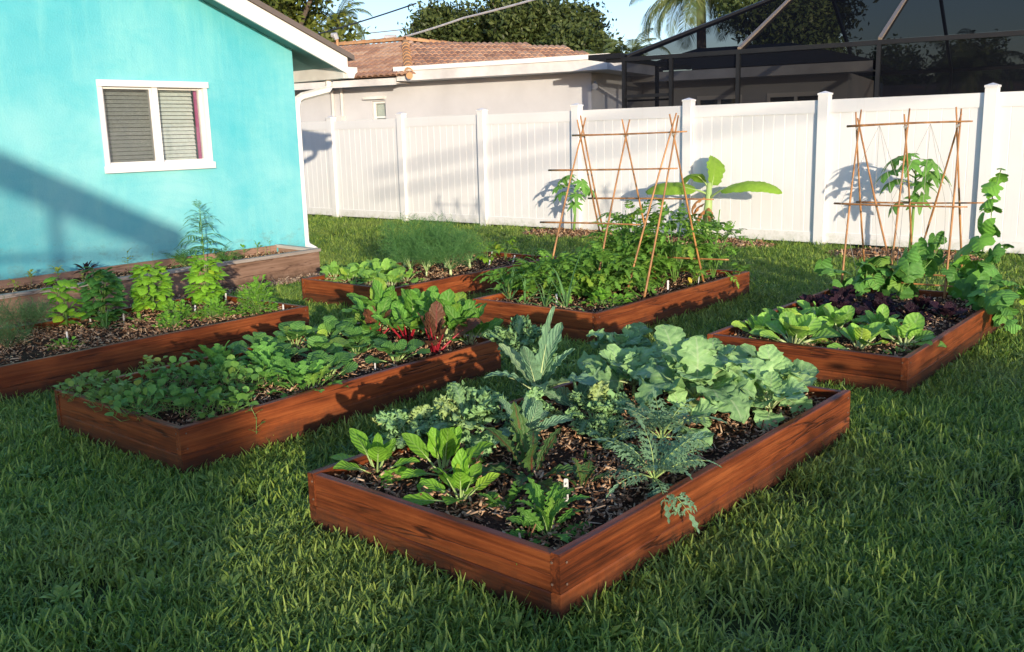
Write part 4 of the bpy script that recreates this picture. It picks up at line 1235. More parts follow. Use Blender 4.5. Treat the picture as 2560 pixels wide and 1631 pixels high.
# ------------------------------------------------------------------ leaves
def leaf_mesh(name, mats, L, W, p=1.0, q=0.6, pet=0.05, pr=0.004, elev=60, curve=60, cup=0.15, wa=0.0, wf=2.5, ns=9, nw=2, lobe=None, ruff=0.0, seed=0, base=0.08, twist=0.0, fold=0.0):
    """leaf along +Y with a petiole; elev = start angle, curve = total droop in degrees"""
    r = random.Random(seed)
    mb = MB()
    a = math.radians(elev); c = math.radians(curve)
    P = Vector((0, 0, 0)); path = [P.copy()]
    for i in range(3):
        P = P+Vector((0, math.cos(a), math.sin(a)))*pet/3
        a -= c*0.06
        path.append(P.copy())
    ph1, ph2 = r.uniform(0, 6.28), r.uniform(0, 6.28)
    vs, uv = [], []
    X = Vector((1, 0, 0))
    mid = []
    for i in range(ns+1):
        t = i/ns
        T_ = Vector((0, math.cos(a), math.sin(a))); N = Vector((0, -math.sin(a), math.cos(a)))
        wd = W/2*max(base if i == 0 else 0.0, math.sin(PI*min(0.999, max(0.001, t**p)))**q)
        if i == ns: wd = W*0.02
        mid.append((P.copy(), a))
        for j in range(-nw, nw+1):
            s = j/nw
            w_ = wd
            if lobe and j: w_ = wd*lobe(t, 1 if j > 0 else -1)
            z = cup*W*s*s*(0.3+0.7*math.sin(PI*t))+wa*W*math.sin(2*PI*wf*t+(ph1 if s > 0 else ph2))*abs(s)**1.6*math.sin(PI*min(1, t*1.1+0.05))+fold*W*abs(s)
            q_ = P+X*(s*w_)+N*z+T_*(abs(s)*0.0)
            if ruff:
                e = abs(s)**1.3*(0.4+0.6*math.sin(PI*t*0.9+0.25))
                v1 = noise.noise_vector((t*9+seed*3.1, s*4.5, seed*1.7))
                v2 = noise.noise_vector((t*(22 if ns < 30 else 36)+seed, s*(11 if ns < 30 else 15), 9.2+seed))
                q_ = q_+(v1*0.75+v2*(0.5 if ns < 30 else 0.85))*ruff*e
            if twist:
                an = twist*t*s
                q_ = q_+N*(an*w_)
            vs.append(q_); uv.append((0.5+0.5*s, t))
        P = P+T_*(L/ns)
        a -= c*0.9/ns*(0.4+1.2*t)
    n = 2*nw+1
    mb.add(vs, [(i*n+j, i*n+j+1, (i+1)*n+j+1, (i+1)*n+j) for i in range(ns) for j in range(n-1)], 0, uv)
    if pet > 0:
        k = max(1, int(ns*0.55))
        mb.tube(path+[q+Vector((0, math.sin(b_), -math.cos(b_)))*pr*0.35 for q, b_ in mid[1:k:2]], [pr*1.25, pr*1.1, pr, pr*0.95]+[pr*0.75*(1-i/(k/2+1)) for i in range(len(mid[1:k:2]))], 5, 1)
    return mb.mesh('leaf', mats, smooth=True)


def saw(n, d, off=0.0):
    return lambda t, s: 1-d*((t*n+(0.37 if s > 0 else 0)+off) % 1.0)


def notch(n, d, seed=0):
    return lambda t, s: 1-d*(0.5+0.5*math.sin(2*PI*n*t+(1.3 if s > 0 else 0)+seed))**1.5


def leaflet(mb, o, d, n, l, w, jag=0.35, mi=0):
    """a small lobed leaflet from o along d with face normal n"""
    s = d.cross(n).normalized()
    st_ = [(0.0, 0.12), (0.22, 0.75), (0.38, 0.75-jag*0.6), (0.55, 0.9), (0.72, 0.75-jag), (0.86, 0.4), (1.0, 0.02)]
    vs, uv = [], []
    for t, ww in st_:
        c = o+d*l*t-n*(l*0.18*t*t)
        for k in (-1, 0, 1):
            vs.append(c+s*(k*ww*w*0.5)+n*(abs(k)*w*0.10)+d*(0 if k == 0 else 0.04*l)); uv.append((0.5+0.5*k, t))
    fs = [(i*3+j, i*3+j+1, i*3+3+j+1, i*3+3+j) for i in range(6) for j in range(2)]
    mb.add(vs, fs, mi, uv)


def pinnate(mats, L, pairs, ll, lw, pet=0.04, elev=50, curve=60, pr=0.002, jag=0.35, seed=0, tip=1.25, spread=1.0, sub=False):
    r = random.Random(seed)
    mb = MB()
    a = math.radians(elev); c = math.radians(curve)
    P = Vector((0, 0, 0)); pts = []
    N_ = pairs*2+3
    for i in range(N_+1):
        pts.append((P.copy(), a))
        P = P+Vector((0, math.cos(a), math.sin(a)))*((pet+L)/N_)
        a -= c/N_*(0.5+i/N_)
    mb.tube([q for q, _ in pts], [pr*(1.2-0.9*i/N_) for i in range(N_+1)], 4, 1, caps=False)
    def at(u):
        f = u*N_; i = min(N_-1, int(f)); return pts[i][0].lerp(pts[i+1][0], f-i), pts[i][1]
    u0 = pet/(pet+L)
    for k in range(pairs):
        u = u0+(1-u0)*(k+0.2)/pairs*0.92
        q, an = at(u)
        T_ = Vector((0, math.cos(an), math.sin(an))); Nn = Vector((0, -math.sin(an), math.cos(an)))
        sc = (0.6+0.4*math.sin(PI*(k+0.7)/pairs))*r.uniform(0.85, 1.15)
        for s in (-1, 1):
            d = (Vector((s, 0, 0))*spread+T_*(0.55+0.2*r.random())-Nn*r.uniform(-0.1, 0.3)).normalized()
            nn = (Nn+Vector((r.uniform(-.3, .3), 0, 0))).normalized()
            nn = (nn-d*nn.dot(d)).normalized()
            leaflet(mb, q, d, nn, ll*sc, lw*sc, jag)
            if sub:
                for f, s2 in ((0.45, 1), (0.6, -1), (0.8, 1)):
                    d2 = (d*0.7+d.cross(nn)*s2*0.8-nn*0.3).normalized()
                    n2 = (nn-d2*nn.dot(d2)).normalized()
                    leaflet(mb, q+d*ll*sc*f, d2, n2, ll*sc*0.45, lw*sc*0.5, jag)
    q, an = pts[-2]
    T_ = Vector((0, math.cos(an), math.sin(an))); Nn = Vector((0, -math.sin(an), math.cos(an)))
    leaflet(mb, q, T_, Nn, ll*tip, lw*tip, jag)
    return mb.mesh('leaf', mats, smooth=True)


def radial(mats, R, rad, pet=0.1, pr=0.003, elev=70, tilt=20, droop=0.25, nth=36, rings=3, seed=0, wav=0.03, stem_mi=1):
    """palmate leaf: blade fanned round the end of the petiole"""
    r = random.Random(seed)
    mb = MB()
    a = math.radians(elev)
    P = Vector((0, 0, 0)); path = [P.copy()]
    for i in range(4):
        P = P+Vector((0, math.cos(a), math.sin(a)))*pet/4; a -= 0.16; path.append(P.copy())
    mb.tube(path, [pr*1.3, pr*1.15, pr, pr*0.9, pr*0.8], 5, stem_mi)
    b = math.radians(tilt)
    fy, fz = Vector((0, math.cos(b), -math.sin(b))), Vector((0, math.sin(b), math.cos(b)))
    vs, uv = [P.copy()], [(0.5, 0.35)]
    ph = r.uniform(0, 6)
    for k in range(1, rings+1):
        f = k/rings
        for i in range(nth+1):
            th = -PI+2*PI*i/nth
            rr = rad(th)*R*f
            x, y = rr*math.sin(th), rr*math.cos(th)
            z = -droop*rr*rr/R+wav*R*f*math.sin(5*th+ph)+0.05*R*f*math.cos(2.5*th)
            vs.append(P+Vector((x, 0, 0))+fy*y+fz*z)
            uv.append((0.5+0.5*x/R, 0.35+0.65*y/R))
    m = nth+1
    fs = [(0, 1+i+1, 1+i) for i in range(nth)]
    fs = [(0, 1+i, 1+i+1) for i in range(nth)]
    for k in range(rings-1):
        o = 1+k*m
        fs += [(o+i, o+m+i, o+m+i+1, o+i+1) for i in range(nth)]
    mb.add(vs, fs, 0, uv)
    return mb.mesh('leaf', mats, smooth=True)


GA = 2.39996
ZB = SOIL-0.012
LEAN = Matrix.Rotation(math.radians(13), 4, Vector((0, 0, 1)).cross(Vector((_sd.x, _sd.y, 0)).normalized()))   # leaves turn to the light


def plant(name, label, cat, x, y, z=ZB, group=None, rz=None):
    return thing(name, label, cat, (x, y, z), 0.0 if rz is None else rz, group)


def rosette(root, meshes, n, s0=1.0, s1=0.8, r0=0.012, tj=0.12, z0=0.0, part='leaf', yaws=None):
    """leaves round a crown, outer kinds first; every leaf an object sharing mesh data"""
    y0 = RND.uniform(0, 6.28)
    for k in range(n):
        t = k/max(1, n-1)
        me = meshes[min(len(meshes)-1, int((t*0.999)*len(meshes)+RND.uniform(-0.3, 0.3)))] if len(meshes) > 1 else meshes[0]
        yaw = yaws[k] if yaws else y0+k*GA+RND.uniform(-0.3, 0.3)
        sc = (s0+(s1-s0)*t)*RND.uniform(0.85, 1.13)
        rr = r0*(1-0.7*t)
        obj(part, me, root, T(-math.sin(yaw)*rr, math.cos(yaw)*rr, z0) @ LEAN @ RZ(yaw) @ RX(RND.gauss(0, tj)) @ RY(RND.gauss(0, tj)) @ Matrix.Diagonal((sc*RND.uniform(.8, 1.15), sc, sc*RND.uniform(.85, 1.1), 1)))


# ---- leaf kinds
K = {}
K['spinach'] = [leaf_mesh('l', [M['spinach'], M['stem_pale']], 0.135, 0.078, 0.85, 0.62, 0.085, 0.004, e_, c_, 0.10, 0.07, 1.7, 11, 2, notch(2.2, 0.16, k), seed=k) for k, (e_, c_) in enumerate(((22, 48), (42, 50), (58, 35), (74, 30), (84, 25)))]
K['chicory'] = [leaf_mesh('l', [M['chicory'], M['stem_pale']], 0.17, 0.065, 1.25, 0.5, 0.03, 0.0025, e_, c_, 0.12, 0.06, 2, 22, 1, saw(7, 0.72, k*0.3), seed=k, base=0.15) for k, (e_, c_) in enumerate(((14, 60), (32, 70), (55, 60), (75, 50)))]
K['chicory_dark'] = [leaf_mesh('l', [M['chicory_dark'], M['stem_brown']], 0.20, 0.070, 1.2, 0.5, 0.04, 0.0035, e_, c_, 0.15, 0.08, 2, 22, 1, saw(7, 0.70, k*0.3), seed=k+9, base=0.15) for k, (e_, c_) in enumerate(((12, 50), (35, 60), (58, 50), (70, 35)))]
K['kale'] = [leaf_mesh('l', [M['kale'], M['stem_pale']], 0.15, 0.115, 0.9, 0.42, 0.075, 0.004, e_, c_, 0.05, 0.1, 3, 38, 10, notch(4, 0.3, k), 0.040, k+1, base=0.3) for k, (e_, c_) in enumerate(((25, 70), (45, 80), (62, 80), (78, 60), (55, 100)))]
K['lacinato'] = [leaf_mesh('l', [M['lacinato'], M['stem_white']], 0.25*m_, 0.092, 0.92, 0.45, 0.055, 0.005, e_, c_, 0.05, 0.07, 5.5, 26, 4, notch(9, 0.10, k), 0.012, k+4, base=0.2, fold=0.10) for k, (e_, c_, m_) in enumerate(((38, 55, 1.1), (60, 30, 1.0), (72, 25, 1.1), (82, 12, 1.15), (50, 75, 1.0)))]
K['collard'] = [leaf_mesh('l', [M['collard'], M['stem_white']], 0.185*m_, 0.175*m_, 0.85, 0.5, 0.095, 0.0045, e_, c_, 0.10, 0.09, 2.6, 14, 4, notch(5, 0.12, k), 0.020, k+20, base=0.16) for k, (e_, c_, m_) in enumerate(((30, 55, 1.0), (48, 60, 1.05), (62, 60, 0.95), (75, 50, 0.8), (40, 110, 1.0), (58, 95, 1.0)))]
K['collard_wild'] = [leaf_mesh('l', [M['collard'], M['stem_white']], 0.21, 0.19, 0.85, 0.45, 0.09, 0.0045, e_, c_, 0.06, 0.12, 3, 20, 5, notch(6, 0.34, k*1.7), 0.034, k+40, base=0.16) for k, (e_, c_) in enumerate(((40, 100), (55, 120), (65, 95), (78, 70)))]
K['russian'] = [pinnate([M['russian'], M['stem_pale']], 0.17, 6, 0.055, 0.022, 0.05, e_, c_, 0.0028, 0.55, k, 1.3, 1.0, True) for k, (e_, c_) in enumerate(((18, 50), (38, 60), (58, 60), (76, 50)))]
K['cress'] = [leaf_mesh('l', [m_, M['stem_green']], 0.030, 0.028, 0.9, 0.5, 0.035, 0.0010, e_, c_, 0.08, 0.04, 1, 4, 1, None, seed=k) for k, (e_, c_, m_) in enumerate(((55, 70, M['cress']), (75, 80, M['cress']), (35, 40, M['cress'])))]
K['cress_pale'] = [leaf_mesh('l', [m_, M['stem_green']], 0.030, 0.028, 0.9, 0.5, 0.035, 0.0010, e_, c_, 0.08, 0.04, 1, 4, 1, None, seed=k) for k, (e_, c_, m_) in enumerate(((55, 70, M['cress_pale']), (75, 80, M['cress_pale']), (35, 40, M['cress_pale'])))]
K['arugula'] = [leaf_mesh('l', [M['arugula'], M['stem_green']], 0.085, 0.052, 1.25, 0.45, 0.055, 0.0016, e_, c_, 0.10, 0.06, 2, 14, 2, notch(3.5, 0.62, k), seed=k+7, base=0.12) for k, (e_, c_) in enumerate(((28, 60), (48, 60), (66, 55), (80, 45)))]
K['tatsoi'] = [leaf_mesh('l', [M['tatsoi'], M['stem_pale']], 0.115, 0.112, 0.95, 0.42, 0.095, 0.0045, e_, c_, 0.05, 0.03, 2, 9, 3, None, 0.008, k+60, base=0.15) for k, (e_, c_) in enumerate(((34, 60), (50, 70), (62, 85), (72, 85), (80, 60)))]
K['tatsoi_up'] = [leaf_mesh('l', [M['mustard'], M['stem_white']], 0.12, 0.075, 1.1, 0.5, 0.07, 0.004, e_, c_, 0.12, 0.05, 1, 9, 2, seed=k+65) for k, (e_, c_) in enumerate(((60, 40), (85, 12)))]
K['chard_green'] = [leaf_mesh('l', [M['chard_green'], M['stem_white']], 0.19, 0.105, 0.8, 0.5, 0.12, 0.005, e_, c_, 0.08, 0.10, 2.6, 14, 3, notch(4, 0.12, k), 0.014, k+70, base=0.14) for k, (e_, c_) in enumerate(((52, 50), (66, 45), (76, 40), (84, 30)))]
K['chard_redstem'] = [leaf_mesh('l', [M['chard_green'], M['stem_red']], 0.16, 0.095, 0.8, 0.5, 0.14, 0.006, e_, c_, 0.08, 0.10, 2.6, 14, 3, notch(4, 0.12, k), 0.014, k+75, base=0.14) for k, (e_, c_) in enumerate(((58, 45), (70, 45), (80, 35)))]
K['chard_red'] = [leaf_mesh('l', [M['chard_red'], M['stem_red']], 0.17, 0.09, 0.85, 0.5, 0.12, 0.006, e_, c_, 0.08, 0.09, 2.6, 14, 3, notch(4, 0.12, k), 0.014, k+80, base=0.14) for k, (e_, c_) in enumerate(((56, 35), (72, 25), (84, 12)))]
def bas(m_): return [leaf_mesh('l', [m_, M['stem_green']], 0.080, 0.060, 0.8, 0.65, 0.016, 0.0013, e_, c_, -0.12, 0.05, 1.5, 6, 2, seed=k) for k, (e_, c_) in enumerate(((10, 60), (28, 85), (48, 100)))]
K['basil'], K['basil_dark'] = bas(M['basil']), bas(M['basil_dark'])
K['herb'] = [leaf_mesh('l', [M['herb'], M['stem_green']], 0.034, 0.036, 1.0, 0.45, 0.05, 0.0011, e_, c_, 0.10, 0.06, 2, 7, 2, notch(2.4, 0.5, k), seed=k+30, base=0.15) for k, (e_, c_) in enumerate(((35, 60), (60, 70), (80, 60)))]
K['mustard'] = [leaf_mesh('l', [M['mustard'], M['stem_white']], 0.115, 0.105, 0.9, 0.5, 0.085, 0.003, e_, c_, 0.06, 0.08, 2, 9, 2, notch(3, 0.10, k), 0.012, k+90, base=0.15) for k, (e_, c_) in enumerate(((26, 50), (45, 60), (60, 60), (74, 50)))]
K['pepper'] = [leaf_mesh('l', [M['pepper'], M['stem_green']], 0.085, 0.050, 0.75, 0.7, 0.022, 0.0015, e_, c_, 0.05, 0.05, 1.5, 7, 2, seed=k) for k, (e_, c_) in enumerate(((10, 90), (30, 110)))]
K['tomato'] = [pinnate([M['tomato'], M['stem_green']], 0.13, 3, 0.072, 0.050, 0.035, e_, c_, 0.0022, 0.45, k+50, 1.3, 1.0) for k, (e_, c_) in enumerate(((20, 70), (40, 80), (62, 80)))]
K['onion'] = [leaf_mesh('l', [M['onion'], M['onion']], 0.26, 0.014, 0.5, 0.5, 0.04, 0.004, e_, c_, 0.3, 0.0, 1, 10, 1, seed=k, base=0.7) for k, (e_, c_) in enumerate(((40, 90), (60, 80), (78, 50), (86, 20)))]
K['bok'] = [leaf_mesh('l', [M['bok'], M['stem_white']], 0.130, 0.108, 0.95, 0.46, 0.075, 0.007, e_, c_, 0.13, 0.04, 1.5, 10, 3, None, 0.006, k+110, base=0.22) for k, (e_, c_) in enumerate(((20, 35), (36, 48), (52, 45), (66, 36), (78, 26)))]
K['purple'] = [leaf_mesh('l', [M['purple'], M['stem_pale']], 0.11, 0.095, 0.9, 0.48, 0.05, 0.003, e_, c_, 0.12, 0.08, 2.5, 9, 3, notch(4, 0.1, k), 0.014, k+120, base=0.15) for k, (e_, c_) in enumerate(((25, 45), (45, 45), (62, 40), (78, 30)))]
def cuk_r(th):
    return (0.78+0.22*abs(math.cos(2.5*th)))*(1-0.80*max(0, (abs(th)-2.55)/0.6)**1.2 if abs(th) > 2.55 else 1)*(1+0.04*math.sin(17*th))
K['cuke'] = [radial([M['cuke'], M['stem_green']], 0.115, cuk_r, 0.11, 0.003, e_, t_, d_, 40, 3, k) for k, (e_, t_, d_) in enumerate(((70, 10, 0.3), (60, 40, 0.45), (45, 70, 0.4)))]
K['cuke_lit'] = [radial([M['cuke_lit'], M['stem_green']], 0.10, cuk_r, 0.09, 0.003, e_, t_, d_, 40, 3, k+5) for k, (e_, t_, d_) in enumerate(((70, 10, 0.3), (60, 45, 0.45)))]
def pap_r(th):
    x = 3.5*th*0.97
    l = max(0.0, math.cos(x/1.0))**2 if abs(th) < 2.75 else 0.0
    l = abs(math.cos(3.4*th))**0.9
    env = 1.0-0.32*(abs(th)/PI)**1.5
    if abs(th) > 2.8: return 0.12
    return env*(0.40+0.60*l)*(1-0.20*(0.5+0.5*math.cos(13.6*th+PI))*(l > 0.25))
K['papaya'] = [radial([M['papaya'], M['stem_pale']], 0.20, pap_r, 0.26, 0.006, e_, t_, d_, 72, 3, k, 0.04) for k, (e_, t_, d_) in enumerate(((25, 25, 0.5), (45, 30, 0.6), (5, 45, 0.6), (70, 10, 0.4)))]
K['cosmos'] = [pinnate([M['cosmos'], M['stem_green']], 0.15, 5, 0.10, 0.015, 0.03, e_, c_, 0.0020, 0.15, k, 1.2, 0.8) for k, (e_, c_) in enumerate(((25, 60), (45, 80), (70, 60)))]
K['seedling'] = [leaf_mesh('l', [M['herb'], M['stem_green']], 0.035, 0.022, 0.9, 0.6, 0.03, 0.001, e_, 50, 0.1, 0.05, 1, 5, 1, seed=k) for k, e_ in enumerate((30, 55, 75))]
K['seed_yel'] = [leaf_mesh('l', [M['yellow_leaf'], M['stem_green']], 0.045, 0.032, 0.9, 0.6, 0.03, 0.001, e_, 70, 0.1, 0.05, 1, 5, 1, notch(3, 0.25), seed=k) for k, e_ in enumerate((25, 50, 70))]
K['dark_pepper'] = [leaf_mesh('l', [M['purple'], M['stem_brown']], 0.10, 0.026, 0.85, 0.7, 0.03, 0.0015, e_, 50, 0.1, 0.05, 1, 6, 1, seed=k) for k, e_ in enumerate((20, 45, 70))]


def stems(root, tips, r=0.004, mat='stem_green', name='stem', base=(0, 0, 0)):
    mb = MB()
    for tp in tips:
        q = Vector(tp); b_ = Vector(base)
        m_ = b_.lerp(q, 0.5)+Vector((q.x*-0.12, q.y*-0.12, 0.05*q.length))
        mb.tube([b_, m_, q], [r, r*0.8, r*0.5], 5)
    return mb.build(name, M[mat], root, smooth=True)


def put(root, me, p, yaw, s=1.0, tilt=0.0, roll=0.0, part='leaf'):
    return obj(part, me, root, T(*p) @ RZ(yaw) @ RX(tilt) @ RY(roll) @ SCL(s))


# ------------------------------------------------------------------ bed 1
def spinach(lb, x, y, n, s):
    r = plant('spinach_plant', lb, 'leafy plant', x, y, group='bright green spinach plants in the nearest bed'); rosette(r, K['spinach'], n+2, s*1.02, s*0.92)
spinach('bright green spinach plant at the left corner of the nearest bed', -2.85, 2.47, 9, 1.0)
spinach('large bright green spinach plant in front of the curly kale', -2.62, 2.62, 14, 1.15)
spinach('upright bright green spinach plant nearest the front board of the nearest bed', -2.36, 2.45, 11, 0.95)
def chicory(lb, x, y, n, s, kind='chicory'):
    r = plant('chicory_plant', lb, 'leafy plant', x, y, group='toothed chicory plants in the nearest bed'); rosette(r, K[kind], n, s, s*0.9, tj=0.15)
chicory('dark toothed chicory with brown red ribs in the middle of the nearest bed', -2.28, 2.78, 15, 1.3, 'chicory_dark')
chicory('small toothed chicory with a red stem in front of the dark chicory', -2.17, 2.48, 9, 0.7)
chicory('toothed green chicory behind the white tag at the front corner of the nearest bed', -1.99, 2.50, 18, 1.0)
chicory('flat toothed green chicory hanging over the near corner of the front board', -1.90, 2.40, 15, 0.95)
chicory('dark toothed chicory rosette lying flat left of the lacy kale', -2.05, 2.80, 10, 0.7, 'chicory_dark')
chicory('tiny yellowish chicory seedling on bare mulch behind the dark chicory', -2.24, 3.08, 6, 0.35)
def kale(lb, x, y, n, s, h=0.0):
    r = plant('curly_kale', lb, 'kale', x, y, group='curly kale plants')
    if h: stems(r, [(0, 0, h)], 0.011, 'stem_pale', 'stalk')
    rosette(r, K['kale'], n, s*1.2, s*0.95, z0=h*0.85)
kale('big frilly curly kale behind the spinach at the left side of the nearest bed', -2.80, 2.95, 12, 1.05, 0.07)
kale('frilly curly kale growing beside the big curly kale along the left board', -3.0, 2.78, 9, 0.85, 0.05)
kale('tall pale curly kale at the back left edge of the nearest bed', -3.32, 3.92, 12, 1.0, 0.20)
def lac(lb, x, y, n, s, h=0.05):
    r = plant('lacinato_kale', lb, 'kale', x, y, group='long leaved blue green kale plants')
    stems(r, [(0, 0, h)], 0.011, 'stem_pale', 'stalk'); rosette(r, K['lacinato'], n, s, s*0.9, z0=h*0.8)
r = plant('lacinato_kale', 'tall lacinato kale with long upright bumpy blue green leaves', 'kale', -2.92, 3.62, group='long leaved blue green kale plants', rz=0)
stems(r, [(0, 0, 0.07)], 0.012, 'stem_pale', 'stalk')
for kd, yw, s_ in ((3, -0.5, 1.38), (2, 0.6, 1.2), (0, 1.5, 1.35), (0, -1.1, 1.5), (1, 2.4, 1.1), (2, -2.2, 1.0), (4, 3.0, 1.0), (1, 0.1, 1.0), (4, -1.7, 1.0)):
    put(r, K['lacinato'][kd], (0, 0, 0.06), yw-0.7, s_, RND.uniform(-.05, .05))
lac('small blue green lacinato kale between the curly kale and the dark chicory', -2.56, 3.08, 11, 0.62, 0.07)
lac('low blue green lacinato kale half hidden under the collard leaves', -2.66, 3.6, 8, 0.7, 0.04)
kale('upright frilly kale beside the white tag in the middle of the nearest bed', -2.44, 3.42, 9, 0.8, 0.08)
def coll(lb, x, y, n, s, h, kind='collard', z=0.0):
    r = plant('collard_plant', lb, 'collard', x, y, group='broad leaved collard plants in the nearest bed')
    stems(r, [(0, 0, h)], 0.012, 'stem_pale', 'stalk'); rosette(r, K[kind], n+1, s*1.14, s*0.85, z0=h*0.9, tj=0.2)
coll('collard plant at the back left of the nearest bed by the tall kale', -2.95, 4.40, 9, 0.85, 0.06)
coll('large collard plant with wide overlapping leaves in the centre of the nearest bed', -2.55, 4.35, 11, 1.02, 0.10)
coll('ragged collard with big drooping leaves over the mulch at the bed centre', -2.16, 3.86, 12, 1.15, 0.14, 'collard_wild')
coll('wavy collard between the big drooping collard and the right board', -2.26, 4.22, 10, 0.95, 0.10, 'collard_wild')
coll('collard plant with round leaves at the right back corner of the nearest bed', -2.0, 4.36, 14, 0.92, 0.06)
coll('smaller collard plant at the far back board of the nearest bed', -2.98, 4.50, 7, 0.8, 0.12, 'collard_wild')
coll('collard with ragged leaves left of the big drooping collard', -2.58, 3.98, 9, 0.88, 0.10, 'collard_wild')
coll('mid sized collard filling the gap left of the centre collards', -2.70, 4.02, 9, 0.85, 0.08)
coll('collard just behind the taller lacy kale', -2.10, 3.62, 8, 0.85, 0.06)
coll('collard leaning towards the right board near the far corner of the nearest bed', -1.90, 4.12, 9, 0.85, 0.05)
kale('curly kale growing between the two lacinato kales', -2.70, 3.28, 8, 0.7, 0.05)
def rus(lb, x, y, n, s, h=0.04):
    r = plant('lacy_kale', lb, 'kale', x, y, group='lacy cut leaf kale plants')
    stems(r, [(0, 0, h)], 0.010, 'stem_pale', 'stalk'); rosette(r, K['russian'], n, s, s*0.9, z0=h*0.8, tj=0.16)
rus('lacy grey green kale spilling over the right board of the nearest bed', -1.84, 2.98, 16, 1.1, 0.07)
rus('taller lacy grey green kale just behind the one spilling over the board', -2.02, 3.33, 13, 1.05, 0.11)
kale('small curly kale left of the taller lacy kale', -2.27, 3.28, 6, 0.7, 0.03)

# ------------------------------------------------------------------ bed 2
def cress(lb, x, y, n, rad, kind='cress', h=0.09, s=1.0):
    r = plant('cress_plant', lb, 'herb', x, y, group='round leaved low greens in the front of the second bed')
    tips = []
    for k in range(n):
        a_ = k*GA; d_ = rad*math.sqrt((k+0.5)/n)
        z_ = h*(1-0.55*(d_/rad)**2)*RND.uniform(0.45, 1.1)
        p_ = (d_*math.cos(a_), d_*math.sin(a_), z_)
        if k % 7 == 0: tips.append(p_)
        put(r, RND.choice(K[kind]), (p_[0], p_[1], z_), RND.uniform(0, 6.28), s*RND.uniform(0.7, 1.35), RND.gauss(0, 0.3), RND.gauss(0, 0.25))
    stems(r, tips, 0.002, 'stem_green')
cress('pale green low cress trailing over the left front corner of the second bed', -5.0, 2.36, 120, 0.18, 'cress_pale', 0.10, 1.2)
cress('pale green cress in the middle of the second bed front edge', -4.70, 2.36, 120, 0.18, 'cress_pale', 0.09, 1.2)
cress('mid green cress spilling over the near corner of the second bed', -4.42, 2.36, 120, 0.19, 'cress', 0.10, 1.3)
cress('mid green cress along the right board near the front corner of the second bed', -4.14, 2.56, 120, 0.18, 'cress', 0.09, 1.35)
cress('darker cress clump behind the pale cress', -4.78, 2.72, 120, 0.19, 'cress', 0.10, 1.2)
cress('darker cress clump just before the arugula', -4.45, 2.85, 120, 0.19, 'cress', 0.11, 1.3)
cress('yellow green sprouting cress at the left board of the second bed', -5.02, 2.72, 30, 0.09, 'cress_pale', 0.15)
r = plant('trailing_sprig', 'thin sprig with round leaves hanging down the outside of the second bed', 'herb', -3.932, 2.62, 0.20, rz=0)
MB().tube([(-0.05, 0, -0.03), (0.0, 0, 0.0), (0.022, 0.01, -0.05), (0.024, 0.0, -0.13)], 0.0015, 5).build('stem', M['stem_green'], r)
for p_, yw in (((0.0, 0, 0.0), 0.3), ((0.02, 0.0, -0.03), -1), ((0.022, 0.01, -0.06), -2.4), ((0.024, 0, -0.10), -0.4), ((0.024, 0, -0.13), -1.9), ((0.024, 0, -0.12), -2.9)):
    put(r, K['cress'][2], p_, yw, RND.uniform(0.8, 1.1))
def arug(lb, x, y, n, s, h=0.0, kind='arugula'):
    r = plant('arugula_plant', lb, 'leafy plant', x, y, group='lobed arugula clumps in the second bed')
    for k in range(n):
        yw = k*GA; d_ = 0.07*s*math.sqrt((k+.5)/n)
        me = K[kind][min(3, int((1-k/n)*4+RND.uniform(-.5, .5)))] if False else K[kind][max(0, min(len(K[kind])-1, int((1-k/n)*len(K[kind]))))]
        put(r, me, (-math.sin(yw)*d_, math.cos(yw)*d_, h), yw, s*RND.uniform(0.8, 1.2), RND.gauss(0, .12), RND.gauss(0, .15))
arug('bushy lobed arugula against the left board of the second bed', -5.05, 3.15, 34, 1.15)
arug('lobed arugula leaning over the right board of the second bed', -4.14, 3.12, 32, 1.25)
arug('lobed arugula between the cress and the tatsoi', -4.38, 3.10, 32, 1.2)
arug('upright arugula clump in the middle of the second bed', -4.68, 3.22, 30, 1.25)
arug('low arugula clump beside the small white tag of the second bed', -4.75, 3.0, 24, 1.0)
def tat(lb, x, y, n, s, kind='tatsoi', tj=0.12):
    r = plant('tatsoi_plant', lb, 'leafy plant', x, y, group='dark green tatsoi clumps in the second bed'); rosette(r, K[kind], n, s, s*0.7, r0=0.02, tj=tj)
tat('leftmost dark tatsoi clump on the left board of the second bed', -5.05, 3.48, 14, 1.05)
tat('second dark tatsoi clump from the left along the left board', -5.08, 3.76, 13, 1.1)
tat('dark tatsoi clump in the left row behind the arugula', -5.02, 4.03, 12, 1.1)
tat('pale young greens with one tall upright leaf in the tatsoi row', -4.95, 3.86, 5, 1.2, 'tatsoi_up', 0.05)
tat('tatsoi clump at the back left of the second bed before the chard', -5.02, 4.28, 14, 1.1)
tat('tatsoi clump in the middle of the second bed with a lighter heart', -4.72, 3.98, 15, 1.15)
tat('tatsoi clump in the second row next to the small bare patch of mulch', -4.66, 3.62, 13, 1.1)
tat('tatsoi clump with pale stems showing above the bare mulch', -4.22, 3.33, 12, 1.15)
tat('tatsoi clump pressed against the red stemmed chard', -4.58, 3.86, 11, 0.9)
tat('round dark tatsoi clump leaning on the right board of the second bed', -4.22, 3.86, 15, 1.05)
tat('tatsoi clump hidden between the arugula and the middle tatsoi', -4.78, 3.42, 12, 1.0)
def chard(lb, x, y, kinds, s):
    r = plant('chard_plant', lb, 'chard', x, y, group='swiss chard plants at the back of the second bed')
    for kd, n in kinds: rosette(r, K[kd], n, s, s*0.85, r0=0.02, tj=0.10)
chard('chard with thick crimson stems and a few bronze leaves', -4.80, 4.20, (('chard_redstem', 7), ('chard_red', 4)), 1.1)
chard('tall green chard at the back left of the chard row', -5.0, 4.50, (('chard_green', 13),), 1.3)
